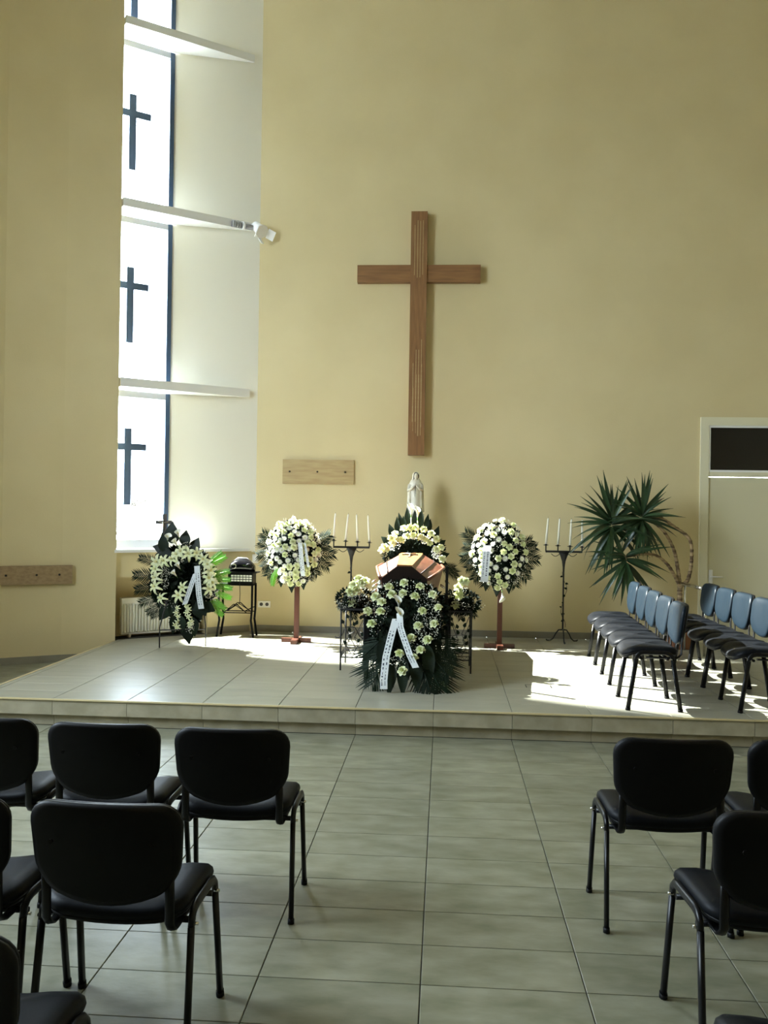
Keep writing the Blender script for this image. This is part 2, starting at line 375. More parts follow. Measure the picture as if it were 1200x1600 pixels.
for i in range(-10, 13):
    for k in range(-28, 24):
        x, y = TX0+.6*i, TY0+.3*k
        if x < -5.85 or x+.6 > XR+.35: continue
        on = y+.15 < YF+.0
        near = y > 2.2
        if y+.3 > YF-.0 and x > -4.34+.3 and x > -3.95:      # under the stage
            if y < YF+.035:
                poly = [(x+.002, y+.002), (x+.598, y+.002), (x+.598, YF+.03), (x+.002, YF+.03)]
                if -4.2 < x < 3.3: o = inst(tilemesh(poly, FT).mesh('tile', 'floor_tile'), 'tile', floor, Matrix.Translation((0, 0, -FT)))
            continue
        poly = [(x+.002, y+.002), (x+.598, y+.002), (x+.598, y+.298), (x+.002, y+.298)]
        if x < -3.6:
            poly = clip(poly, Vector((-5.9, 0)), Vector((-1, 0)))
            if x > -4.4 and y > YF-.3:                      # strip beside the stage
                poly = clip(poly, Vector((-3.75, 0)), Vector((1, 0))) if y+.3 > YF else poly
            for a, b in zip(LW[:-1], LW[1:]):
                a, b = Vector(a), Vector(b); d = (b-a).normalized(); nn = Vector((d.y, -d.x)); 
                if nn.dot(Vector((-2, 5))-a) > 0: nn = -nn
                if poly: poly = clip(poly, a, nn)
        if len(poly) < 3: continue
        if near and x > -5.2 and x < 3.4 and (y > 6.5 or abs(x+.3+.35*0) < 1.2+.58*y):
            if len(poly) == 4 and x >= -3.6: inst(full, 'tile', floor, Matrix.Translation((x, y, -FT)))
            else: inst(tilemesh(poly, FT).mesh('tile', 'floor_tile'), 'tile', floor, Matrix.Translation((0, 0, -FT)))
        else:
            t = tilemesh(poly, FT); rest.add([(a, b, c-FT) for a, b, c in t.v], t.f)
o = rest.build('tile_field', 'floor_tile', floor); o['kind'] = 'stuff'

SXL = -3.73
n2 = Vector((bn.x, bn.y))
g = G()
core = [(SXL, YF+.05), (XR, YF+.05), (XR, YB), (P2.x, YB)]
g.prism([(SXL, YF+.05), (XR, YF+.05), (XR, YB), (-2.3, YB), (-2.35, YB-.02), (-3.73, 9.92)], 0, ZS-.006)
g.prism([(-3.73, 9.92), (-2.35, YB-.02), bxy(sN, .34), bxy(-.02, .34)], 0, ZS-.004)
stage = g.build('stage_platform', 'grout'); struct(stage); stage['label'] = 'low tiled stage platform along the back wall'
fulls = tilemesh([(.002, .001), (.598, .001), (.598, .299), (.002, .299)], .006).mesh('tile', 'stage_tile')
for i in range(-7, 13):
    for k in range(0, 14):
        x, y = TX0+.6*i, YF+.3*k
        poly = [(x+.002, y+.001), (x+.598, y+.001), (x+.598, min(y+.299, YB-.001)), (x+.002, min(y+.299, YB-.001))]
        if y > YB-.03: continue
        ok = True
        if x < SXL: poly = clip(poly, Vector((SXL+.012, 0)), Vector((-1, 0))); ok = False
        if x+.6 > XR: poly = clip(poly, Vector((XR, 0)), Vector((1, 0))); ok = False
        if y > 9.5 and x < -2.0: poly = clip(poly, Vector(bxy(0, .04)), n2); ok = False
        if len(poly) < 3: continue
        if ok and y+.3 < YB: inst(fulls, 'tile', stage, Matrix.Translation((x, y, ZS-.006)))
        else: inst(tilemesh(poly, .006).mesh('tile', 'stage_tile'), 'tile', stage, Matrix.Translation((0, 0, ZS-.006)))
g = G(); g.box((0.0015, YF, .090), (.5985, YF+.05, ZS-.012)); rm = g.mesh('riser_tile', 'riser_tile')
g = G(); g.box((0.0015, YF+.04, .002), (.5985, YF+.05, .083)); rm2 = g.mesh('plinth_tile', 'riser_tile')
g = G(); g.box((0, YF+.045, .0), (XR-SXL, YF+.05, .09)); 
for i in range(-7, 13):
    x = TX0+.6*i
    if x < SXL:
        g = G(); g.box((SXL+.002, YF, .090), (x+.5985, YF+.05, ZS-.012)); g.build('riser_tile', 'riser_tile', stage)
        g = G(); g.box((SXL+.002, YF+.04, .002), (x+.5985, YF+.05, .083)); g.build('plinth_tile', 'riser_tile', stage); continue
    if x+.6 > XR: continue
    inst(rm, 'riser_tile', stage, Matrix.Translation((x, 0, 0))); inst(rm2, 'plinth_tile', stage, Matrix.Translation((x, 0, 0)))
g = G(); g.box((SXL-.008, YF-.012, ZS-.010), (XR, YF+.004, ZS+.002)); g.build('nosing', 'edge_trim', stage)
g = G(); g.box((SXL-.012, YF+.004, ZS-.03), (SXL+.012, 9.90, ZS+.003)); g.box((SXL-.004, YF+.03, 0), (SXL, 9.9, ZS-.03)); g.build('side_trim', 'edge_trim', stage)
# baseboards
def board(name, pts, z0, h, th=.012):
    g = G()
    for a, b in zip(pts[:-1], pts[1:]):
        a, b = Vector(a), Vector(b); d = (b-a).normalized(); n = Vector((d.y, -d.x))
        g.prism([tuple(a), tuple(b), tuple(b+n*th), tuple(a+n*th)][::-1], z0, z0+h)
    return struct(g.build(name, 'base_tile'))
board('baseboard_back', [(P2.x, YB), (DX0, YB)], ZS, .08)
board('baseboard_right', [(DX1, YB), (XR, YB)], ZS, .08)
board('baseboard_left', LW[::-1][:-1]+[(-3.76, 9.915)], 0, .08)
g = G(); g.prism([bxy(sN, .028), bxy(LB-.04, .028), bxy(LB-.04, .04), bxy(sN, .04)], ZS, ZS+.08); struct(g.build('baseboard_bay', 'base_tile'))

# ------------------------------------------------------------------ door
g = G(); fy0, fy1 = YB-.03, YB+.10
g.box((DX0, fy0, ZS), (DX0+.10, fy1, DZ)); g.box((DX1-.10, fy0, ZS), (DX1, fy1, DZ)); g.box((DX0+.1, fy0, DZ-.10), (DX1-.1, fy1, DZ)); g.box((DX0+.1, fy0+.01, 2.215), (DX1-.1, fy1, 2.27))
door = struct(g.build('door_1', 'door_frame_paint'))
g = G(); g.box((DX0+.105, YB-.01, ZS+.008), (DX1-.105, YB+.04, 2.207)); leaf = g.build('door_leaf', 'door_paint', door)
g = G(); a, b = DX0+.1, DX1-.1
for q in ((a, 2.27, b, 2.295), (a, 2.805, b, 2.83), (a, 2.295, a+.02, 2.805), (b-.02, 2.295, b, 2.805)): g.box((q[0], YB-.02, q[1]), (q[2], YB+.02, q[3]))
g.build('transom_frame', 'sill_white', door)
g = G(); g.box((a+.02, YB+.0, 2.295), (b-.02, YB+.01, 2.805)); g.build('transom_pane', 'dark_glass', door)
hx = onY(1110, 905, YB-.01).x; hz = .99
g = G(); g.box((hx-.022, YB-.022, hz-.13), (hx+.022, YB-.01, hz+.10)); hd = g.build('handle_plate', 'lamp_white', leaf)
g = G(); g.tube([(hx, YB-.02, hz+.02), (hx, YB-.06, hz+.02), (hx+.02, YB-.065, hz+.02), (hx+.13, YB-.065, hz+.018)], .009, 8); g.build('handle', 'lamp_white', leaf)

# ------------------------------------------------------------------ wall cross, boards, sockets
cx, cz = -.357, 4.655
root = thing('wall_cross', 'large dark oak cross hanging on the back wall above the coffin', 'cross', (cx, YB, 2.43))
g = G(); g.box((cx-.10, YB-.11, 2.43), (cx+.10, YB-.0, 5.41))
g.build('upright', 'oak', root)
for s, x0, x1 in ((1, cx+.1, cx+.755), (-1, cx-.755, cx-.1)):
    g = G(); g.box((x0, YB-.09, cz-.105), (x1, YB, cz+.105)); g.build('cross_arm', 'oak_h', root)
g = G(); rr = random.Random(5)
for x in (-.055, -.02, .012, .045):
    g.box((cx+x, YB-.113, 5.24-rr.random()*.1-.55), (cx+x+.007, YB-.11, 5.30-rr.random()*.08))
    t = 3.95-rr.random()*.5; g.box((cx+x, YB-.113, 2.6+rr.random()*.25), (cx+x+.007, YB-.11, t))
    g.box((cx+x+.008, YB-.1125, 2.5+rr.random()*.3), (cx+x+.012, YB-.11, t-.3))
g.build('carved_ridge', 'pine', root)
def plank(name, label, A, d, L, h, z, m, holes, th=.025):
    A = Vector((*A, z)); d = Vector((*d, 0)).normalized(); n = Vector((d.y, -d.x, 0))
    r = thing(name, label, 'board', tuple(A)); M = Matrix(((d.x, -n.x, 0, A.x), (d.y, -n.y, 0, A.y), (0, 0, 1, A.z), (0, 0, 0, 1)))
    g = G(); g.box((0, -th, 0), (L, 0, h), M=M); g.build('panel', m, r)
    for t in holes:
        g = G(); g.lathe([(.012, 0), (.012, .004), (.006, .006)], 10, M=M @ Matrix.Translation((t*L, -th, h*.5)) @ Matrix.Rotation(PI/2, 4, 'X')); g.build('screw', 'hole', r)
plank('wooden_board', 'pale pine board with three screws fixed to the back wall left of the cross', (-2.015, YB), (1, 0), .89, .30, 2.064, 'pine', (.1, .49, .88))
a, b = Vector(LW[2]), Vector(LW[1]); dd = (b-a).normalized()
e = onP(112, 900, Vector((*a, 0)), Vector((dd.y, -dd.x, 0)))
A = Vector((e.x, e.y))-dd*1.25
# the wall is faceted, so the board stands off it slightly at its far end
plank('wooden_board', 'brown wooden board with screws on the left wall at the photo edge', tuple(A+Vector((dd.y, -dd.x))*.02), tuple(dd), 1.25, .205, .875, 'pine_dark', (.1, .45, .70, .89), th=.03)
p = onY(413, 944, YB)
r = thing('wall_socket', 'double white wall socket low on the back wall', 'socket', tuple(p))
g = G(); g.box((p.x-.078, YB-.012, p.z-.04), (p.x+.078, YB, p.z+.04)); g.build('plate', 'white_plastic', r)
for s in (-.036, .036):
    g = G(); g.lathe([(.022, 0), (.022, .002)], 14, M=Matrix.Translation((p.x+s, YB-.0125, p.z)) @ Matrix.Rotation(PI/2, 4, 'X')); g.build('outlet', 'dark_paint', r)
p = onY(399, 873, YB-.02)
r = thing('light_switch', 'small cream light switch box on wall beside the sill', 'switch', tuple(p))
g = G(); g.box((p.x-.035, YB-.035, p.z-.055), (p.x+.035, YB, p.z+.055)); g.build('housing', 'white_plastic', r)
g = G(); g.box((p.x-.02, YB-.04, p.z-.03), (p.x+.02, YB-.035, p.z+.03)); g.build('rocker', 'sill_white', r)

# ------------------------------------------------------------------ spotlight on the middle ledge
e = Vector(bay(LB-.16, -.0, 5.20)); nrm = Vector((-bn.x, -bn.y, 0)); bd3 = Vector((bdir.x, bdir.y, 0))
r = thing('spotlight', 'white spotlight clamped to the right end of the middle ledge', 'spotlight', tuple(e))
g = G(); q = e-bd3*.22+nrm*.035+Vector((0, 0, .02))
g.tube([q+bd3*t for t in (0, .13)], .035, 12); 
for t in (.0, .03, .06, .09, .12): g.tube([q+bd3*t, q+bd3*(t+.012)], .042, 12)
g.build('ballast', 'grey_metal', r)
g = G(); g.tube([q+bd3*.13, q+bd3*.16], .05, 12); g.build('collar', 'lamp_white', r)
g = G(); g.tube([q+bd3*.16, q+bd3*.30], [.03, .03], 10); g.build('arm', 'grey_metal', r)
hc = q+bd3*.33+nrm*.02; dn = (nrm*.55+Vector((.2, 0, -.5))).normalized()
g = G(); g.tube([hc-dn*.09, hc-dn*.06, hc+dn*.03, hc+dn*.11], [.035, .06, .065, .085], 14); hd = g.build('lamp_head', 'lamp_white', r)
for sgn in (-1, 1):
    sdv = dn.cross(Vector((0, 0, 1))).normalized()*sgn
    M = frame(hc+dn*.11+sdv*.08, (dn+sdv*.7), dn.cross(sdv)); g = G(); g.box((-.004, 0, -.06), (.004, .10, .06), M=M); g.build('barn_door', 'lamp_white', r)
upv = dn.cross(dn.cross(Vector((0, 0, 1)))).normalized()
M = frame(hc+dn*.11+upv*.085, (dn+upv*.3), upv); g = G(); g.box((-.02, 0, -.004), (.02, .10, .004), M=M); g.build('barn_door', 'lamp_white', r)

# ------------------------------------------------------------------ radiator
s0, zt = bays(192, 937, .10); s1 = sN-.06; z0 = ZS+.04
r = thing('radiator', 'cream ribbed panel radiator in the niche under the window', 'radiator', bay((s0+s1)/2, .18, ZS))
g = G(); bbox(g, s0, s1, .14, .22, z0, zt); g.build('body', 'radiator_white', r)
n = 26
g = G()
for i in range(n):
    a = s0+.015+(s1-s0-.03)*i/n; wv = (s1-s0-.03)/n
    vs = [bay(a+.1*wv, .14, z0+.02), bay(a+.9*wv, .14, z0+.02), bay(a+.9*wv, .14, zt-.05), bay(a+.1*wv, .14, zt-.05),
          bay(a+.32*wv, .12, z0+.035), bay(a+.68*wv, .12, z0+.035), bay(a+.68*wv, .12, zt-.07), bay(a+.32*wv, .12, zt-.07)]
    g.add(vs, [(4,5,6,7),(0,1,5,4),(1,2,6,5),(2,3,7,6),(3,0,4,7)])
g.build('rib_panel', 'radiator_white', r)
g = G(); bbox(g, s0-.004, s1+.004, .13, .225, zt, zt+.012); g.build('top_grille', 'radiator_white', r)
for s in (s0+.1, s1-.1):
    g = G(); bbox(g, s-.015, s+.015, .15, .2, ZS, z0); g.build('foot', 'radiator_white', r)

# ------------------------------------------------------------------ chairs
def rrect(hw, hh, rad, n=5):
    pts = []
    for (sx, sy, a0) in ((1, 1, 0), (-1, 1, PI/2), (-1, -1, PI), (1, -1, 3*PI/2)):
        for i in range(n+1):
            a = a0+PI/2*i/n; pts.append((sx*(hw-rad)+rad*math.cos(a), sy*(hh-rad)+rad*math.sin(a)))
    out = []
    for i, p in enumerate(pts):                             # points along the straight edges, so that they can bend
        q = pts[(i+1) % len(pts)]; out.append(p); L = math.hypot(q[0]-p[0], q[1]-p[1]); k = int(L/.05)
        out += [(p[0]+(q[0]-p[0])*j/(k+1), p[1]+(q[1]-p[1])*j/(k+1)) for j in range(1, k+1)]
    return out
def make_chair(label, vinyl):
    t = thing('chair', label, 'chair', world=False)
    for sx in (-1, 1):
        for fy in (1, -1):
            g = G(); g.tube([(sx*.253, fy*.20, .0), (sx*.246, fy*.138, .40)], .0155, 10, flat=(.72, 1.15)); lg = g.build('leg', 'black_metal', t)
            g = G(); g.tube([(sx*.253, fy*.20, 0), (sx*.2528, fy*.196, .02)], .0175, 10, flat=(.8, 1.15)); g.build('foot_cap', 'black_plastic', lg)
        g = G(); g.tube([(sx*.246, -.138, .40), (sx*.246, -.131, .428), (sx*.246, -.11, .446), (sx*.246, -.08, .452), (sx*.246, .08, .452), (sx*.246, .11, .446), (sx*.246, .131, .428), (sx*.246, .138, .40)], .0155, 10, flat=(.72, 1.1)); g.build('side_rail', 'black_metal', t)
        g = G(); g.tube([(sx*.198, .06, .408), (sx*.198, -.17, .408), (sx*.198, -.190, .416), (sx*.198, -.210, .44), (sx*.198, -.212, .52), (sx*.198, -.217, .62)], .013, 8, flat=(1.25, .6)); g.build('back_bracket', 'black_metal', t)
    for y in (-.10, .10):
        g = G(); g.tube([(-.246, y, .405), (.246, y, .405)], .011, 8); cb_ = g.build('crossbar', 'black_metal', t)
        for sx in (-1, 1):
            g = G(); g.tube([(sx*.246, y*1.25, .405), (sx*.266, y*1.25, .405)], .006, 6); g.build('bolt', 'chrome', cb_)
    # seat: plastic shell below, cushion above
    out = rrect(.232, .21, .085, 6)
    def ring(s, z, droop=1):
        return [(x*s, .02+y*s, z-(max(0, y*s-.06)**2)*1.6*droop+(x*x)*.40-.008) for x, y in out]
    g = G(); g.loft([ring(.80, .418), ring(.97, .424), ring(1.0, .440)]); sh_ = g.build('seat_shell', 'black_plastic', t)
    g = G(); g.loft([ring(1.0, .440), ring(1.015, .452), ring(1.0, .468), ring(.94, .480), ring(.75, .485), ring(.4, .484), ring(.05, .483)]); g.build('seat', 'vinyl', t)
    # backrest
    def bo_(s, off):
        pts = []
        for x, z in rrect(.237, .132, .075, 6):
            k = z/.132; x2 = x*(1+.035*k); z2 = z
            if k < 0: z2 = z-.066*(1-(x/.235)**2)*(-k)
            x2 *= s; z2 = z2*s
            y = off+.55*x2*x2
            pts.append((x2, y-.248-(z2)*.14, .690+z2*.99))
        return pts
    g = G(); g.loft([bo_(.90, -.022), bo_(.985, -.018), bo_(1.01, -.008), bo_(1.01, .0)]); br = g.build('back_shell', 'black_plastic', t)
    g = G(); g.loft([bo_(1.0, .0), bo_(1.0, .012), bo_(.975, .024), bo_(.88, .032), bo_(.6, .035), bo_(.1, .033)]); g.build('backrest', vinyl, t)
    g = G(); g.tube([(-.16, -.266, .70), (-.16, -.2715, .70)], .008, 6); g.tube([(.16, -.266, .70), (.16, -.2715, .70)], .008, 6)
    g.build('screw_cap', 'black_plastic', t)
    return t
chair0 = make_chair('x', 'vinyl'); chair1 = make_chair('x', 'vinyl_sky_tint')
used = {0: False, 1: False}
def put_chair(kind, x, y, rz, label, group, z=0):
    o = (chair0, chair1)[kind]
    if used[kind]: o = copy_tree(o)
    used[kind] = True
    o.location = (x, y, z); o.rotation_euler = (0, 0, rz); o['label'] = label; o['group'] = group; return o
LG, RG = 'chairs left of the aisle', 'chairs right of the aisle'
put_chair(0, -.87, 3.88, math.radians(1), 'black padded chair at the aisle end of the first row, left of the aisle', LG)
put_chair(0, -1.42, 3.90, math.radians(0), 'black padded chair in the middle of the first row left of the aisle', LG)
put_chair(0, -1.965, 3.93, math.radians(0), 'black chair in first row left of the aisle, cut by the left photo edge', LG)
put_chair(0, -1.025, 2.92, math.radians(-1), 'black chair by the aisle in second left row, largest chair seen whole from behind', LG)
put_chair(0, -1.585, 2.93, 0, 'black chair in the second left row, cut by the photo edge', LG)
put_chair(0, -1.13, 2.06, 0, 'black chair in the bottom left corner, only backrest corner and seat edge showing', LG)
put_chair(0, .945, 3.94, math.radians(1), 'black padded chair at the aisle end of the first row, right of the aisle', RG)
put_chair(0, 1.50, 3.97, 0, 'black chair in first row right of the aisle, cut by the right photo edge', RG)
put_chair(0, 1.075, 3.07, math.radians(4), 'black chair by the aisle in the second row, right of the aisle', RG)
put_chair(0, .93, 2.12, math.radians(2), 'black chair whose seat corner shows in the bottom right corner', RG)
names = ['nearest', 'second nearest', 'middle', 'second farthest', 'farthest']
for i, y in enumerate((7.27, 7.79, 8.31, 8.83, 9.38)):
    x = 1.655+(y-7.27)*.046
    put_chair(1, x, y, PI/2+math.radians(-2.5), 'black chair on stage, left one of two rows, %s of its five' % names[i], 'left row of chairs on the stage', ZS)
for i, y in enumerate((7.295, 7.785, 8.30, 8.81, 9.32)):
    put_chair(1, 2.505, y, PI/2+math.radians(-.5), 'black chair on stage, right row by the door, %s of its five' % names[i], 'right row of chairs on the stage', ZS)

# ------------------------------------------------------------------ flower pieces (shared meshes)
def petal(g, rot, tilt, L, W, cup, base=0, z0=0, m=0, rows=3, curl=0):
    """One petal: grid from the centre outward, tilted up by tilt."""
    vs = []
    for i in range(rows+1):
        u = i/rows; wdt = W*math.sin(PI*min(1, .18+.72*u))**.8 if u < 1 else W*.35
        for j in (-1, 0, 1):
            r = base+L*u; a = tilt-curl*u*u
            x = wdt*j*.5; yy = r*math.cos(a); zz = z0+L*u*math.sin(a)+cup*(j*j)*wdt
            vs.append((x*math.cos(rot)-yy*math.sin(rot), x*math.sin(rot)+yy*math.cos(rot), zz))
    fs = []
    for i in range(rows):
        for j in range(2): k = i*3+j; fs.append((k, k+1, k+4, k+3))
    g.add(vs, fs, m, True)
def rose_mesh(seed):
    rr = random.Random(seed); g = G()
    for i in range(3): petal(g, i*2.1, 1.35, .034, .030, .5, .003, .004, 0, 2)
    for i in range(5): petal(g, i*1.257+.4, 1.05+rr.random()*.1, .036, .036, .35, .006, .0, 0, 3, .3)
    for i in range(6): petal(g, i*1.047+rr.random()*.2, .55+rr.random()*.15, .038, .040, .2, .006, -.004, 0, 3, .45)
    g.lathe([(.002, -.012), (.012, -.006), (.013, .006), (.004, .018)], 6, m=1)
    return g.mesh('rose', ['petal_white', 'petal_green'])
def mum_mesh():
    g = G()
    for k, (nn, ti, L) in enumerate(((12, .25, .028), (9, .7, .024), (5, 1.2, .016))):
        for i in range(nn): petal(g, i*2*PI/nn+k*.3, ti, L, .011, .2, .003, 0, 0, 2)
    g.lathe([(.003, -.006), (.008, 0), (.005, .012)], 6, m=1)
    return g.mesh('chrysanthemum', ['petal_pure', 'petal_green'])
def lily_mesh():
    g = G()
    for i in range(6): petal(g, i*PI/3, .70-(i % 2)*.1, .080, .029, .15, .004, (i % 2)*.003, 0, 4, 1.0)
    for i in range(5):
        a = i*1.257; g.tube([(0, 0, .005), (.010*math.cos(a), .010*math.sin(a), .04)], .0012, 3, m=1); g.ico((.011*math.cos(a), .011*math.sin(a), .042), .0045, 1)
    return g.mesh('lily', ['petal_white', 'stamen'])
def calla_mesh():
    g = G(); rings = []
    for t, r in ((0, .006), (.25, .010), (.5, .016), (.75, .026), (1, .036)):
        ring = []
        for j in range(10):
            a = 2*PI*j/10; lip = 1+.9*max(0, math.cos(a))*t*t; ring.append((r*math.sin(a), r*math.cos(a)*lip, .10*t+.025*t*math.cos(a)))
        rings.append(ring)
    g.loft(rings, cap=False); g.tube([(0, 0, .03), (0, .004, .085)], .005, 6, m=1); g.tube([(0, 0, -.05), (0, 0, .005)], .005, 5, m=2)
    return g.mesh('calla', ['petal_pure', 'stamen', 'stem'])
def leaf_mesh(name, L, W, m, droop=.15, rows=7, fold=.18, pw=.75):
    g = G(); vs = []
    for i in range(rows+1):
        u = i/rows; wd = W*.5*(math.sin(PI*u**pw)) if 0 < u < 1 else W*.03
        for j in (-1, 0, 1): vs.append((j*wd, L*u, abs(j)*wd*fold-droop*L*u*u))
    g.add(vs, [(i*3+j, i*3+j+1, i*3+j+4, i*3+j+3) for i in range(rows) for j in (0, 1)], 0, True)
    return g.mesh(name, m)
def palm_mesh(L, W, m, n=15, seed=1, droop=.25, lw=.009):
    rr = random.Random(seed); g = G()
    sp = [(0, L*t/6, -droop*L*(t/6)**2) for t in range(7)]; g.tube(sp, [.004]*6+[.001], 4)
    for i in range(n):
        u = .10+.9*i/n; ln = W*(math.sin(PI*(.18+.68*u)))**.7*(1 if u < .9 else .7)
        for s in (-1, 1):
            b = Vector((0, L*u, -droop*L*u*u)); a = math.radians(52-22*u)+rr.uniform(-.05, .05)
            d = Vector((s*math.sin(a), math.cos(a), -.15-.2*rr.random())); wv = Vector((math.cos(a)*s, -math.sin(a), 0))*lw*.5
            p1 = b+d*ln*.45; p2 = b+d*ln+Vector((0, 0, -.1*ln))
            g.add([b-wv*.5, b+wv*.5, p1+wv, p1-wv, p2], [(0, 1, 2, 3), (3, 2, 4)])
    return g.mesh('palm_frond', m)
ROSE = [rose_mesh(1), rose_mesh(2)]; MUM = mum_mesh(); LILY = lily_mesh(); CALLA = calla_mesh()
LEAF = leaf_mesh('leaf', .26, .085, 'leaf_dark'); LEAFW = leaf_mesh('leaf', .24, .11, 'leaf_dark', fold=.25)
PALM = [palm_mesh(.36, .16, 'leaf_palm', n=12, seed=s, lw=.017, droop=.15) for s in (1, 2)]
PALMB = palm_mesh(.30, .19, 'leaf_palm', n=15, seed=4, droop=.03, lw=.0115)
FERN = palm_mesh(.22, .075, 'leaf_green', n=15, seed=5, lw=.011)
def pad(parent, c, ax, name='moss_pad', m='leaf_filler', seed=1, R=None):
    """Lumpy dark body the stems are stuck into."""
    rr = random.Random(seed); g = G(); rings = []
    N_, K = 14, 8
    for i in range(K+1):
        ph = PI*i/K; ring = []
        for j in range(N_):
            a = 2*PI*j/N_; k = 1+rr.uniform(-.07, .07)
            v = Vector((ax[0]*math.sin(ph)*math.cos(a)*k, ax[1]*math.sin(ph)*math.sin(a)*k, ax[2]*math.cos(ph)*k))
            ring.append(tuple(Vector(c)+(R @ v if R else v)))
        rings.append(ring)
    g.loft(rings, cap=False); return g.build(name, m, parent)
def filler(parent, c, ax, n, seed, name='foliage', m='leaf_filler', size=(.03, .06), front=True, R=None, shape=None):
    """A dense cover of small leaves over the ellipsoid."""
    rr = random.Random(seed); g = G()
    for _ in range(n):
        while True:
            v = Vector((rr.gauss(0, 1), rr.gauss(0, 1), rr.gauss(0, 1))).normalized()
            if not front or v.y < .25: break
        p = Vector((ax[0]*v.x, ax[1]*v.y, ax[2]*v.z)); nn = Vector((v.x/ax[0], v.y/ax[1], v.z/ax[2])).normalized()
        if R: p = R @ p; nn = R @ nn
        p += Vector(c); L = rr.uniform(*size); W = L*.4
        d = (nn*rr.uniform(.3, 1)+Vector((rr.uniform(-1, 1), rr.uniform(-1, 1), rr.uniform(-1, 1)))*.8).normalized(); x = d.cross(Vector((rr.uniform(-1, 1), rr.uniform(-1, 1), rr.uniform(-1, 1)))).normalized()*W*.5
        g.add([p, p+d*L*.5+x, p+d*L, p+d*L*.5-x], [(0, 1, 2, 3)])
    o = g.build(name, m, parent); o['kind'] = 'stuff'; return o
def breath(parent, c, ax, n, seed, lift=(.0, .05), r=(.003, .0055), R=None, zone=None):
    rr = random.Random(seed); g = G(); k = 0; clusters = []
    for _ in range(max(4, n//22)):
        v = Vector((rr.gauss(0, 1), -abs(rr.gauss(0, 1)), rr.gauss(0, 1))).normalized(); clusters.append(v)
    while k < n:
        v = (rr.choice(clusters)+Vector((rr.gauss(0, .2), rr.gauss(0, .2), rr.gauss(0, .2)))).normalized()
        if v.y > .1: continue
        l = 1+rr.uniform(*lift)/min(ax[0], ax[2]); p = Vector((ax[0]*v.x*l, ax[1]*v.y*l-.01, ax[2]*v.z*l))
        if R: p = R @ p
        g.ico(tuple(Vector(c)+p), rr.uniform(*r)); k += 1
    o = g.build('baby_breath', 'breath', parent); o['kind'] = 'stuff'; return o
def ribbon(parent, pts, wd, side=(1, 0, 0), ink=True, seed=1, label=None):
    """A satin band through points, with rows of small illegible lettering as flat print."""
    g = G(); P = [Vector(p) for p in pts]; s = Vector(side).normalized()*wd/2; vs = []
    for p in P: vs += [p-s, p+s]
    nb = Vector((0, .0015, 0)); n = len(vs); vs2 = vs+[v+nb for v in vs]
    fs = []
    for i in range(len(P)-1):
        a = 2*i; fs += [(a, a+1, a+3, a+2), (n+a+2, n+a+3, n+a+1, n+a), (a, a+2, n+a+2, n+a), (a+1, n+a+1, n+a+3, a+3)]
    g.add(vs2, fs, 0, False); o = g.build('ribbon', 'ribbon', parent)
    if label: o['label'] = label
    if ink:
        rr = random.Random(seed); g = G(); tot = len(P)-1
        for row in (-.5, .35):
            t = .18
            while t < .9:
                dt = rr.uniform(.012, .03); i = min(int(t*tot), tot-1); f = t*tot-i; c0 = P[i].lerp(P[i+1], f); i2 = min(int((t+dt)*tot), tot-1); f2 = (t+dt)*tot-i2; c1 = P[i2].lerp(P[i2+1], min(1, f2))
                off = s*row; hw = s*rr.uniform(.06, .20); q = Vector((0, -.0015, 0))
                g.add([c0+off-hw+q, c0+off+hw+q, c1+off+hw+q, c1+off-hw+q], [(0, 1, 2, 3)]); t += dt+rr.uniform(.008, .03)
        g.build('lettering', 'ink', o)
    return o
def stick(parent, me, name, pos, n, s=1, spin=0): return inst(me, name, parent, facing(pos, n, s, spin))

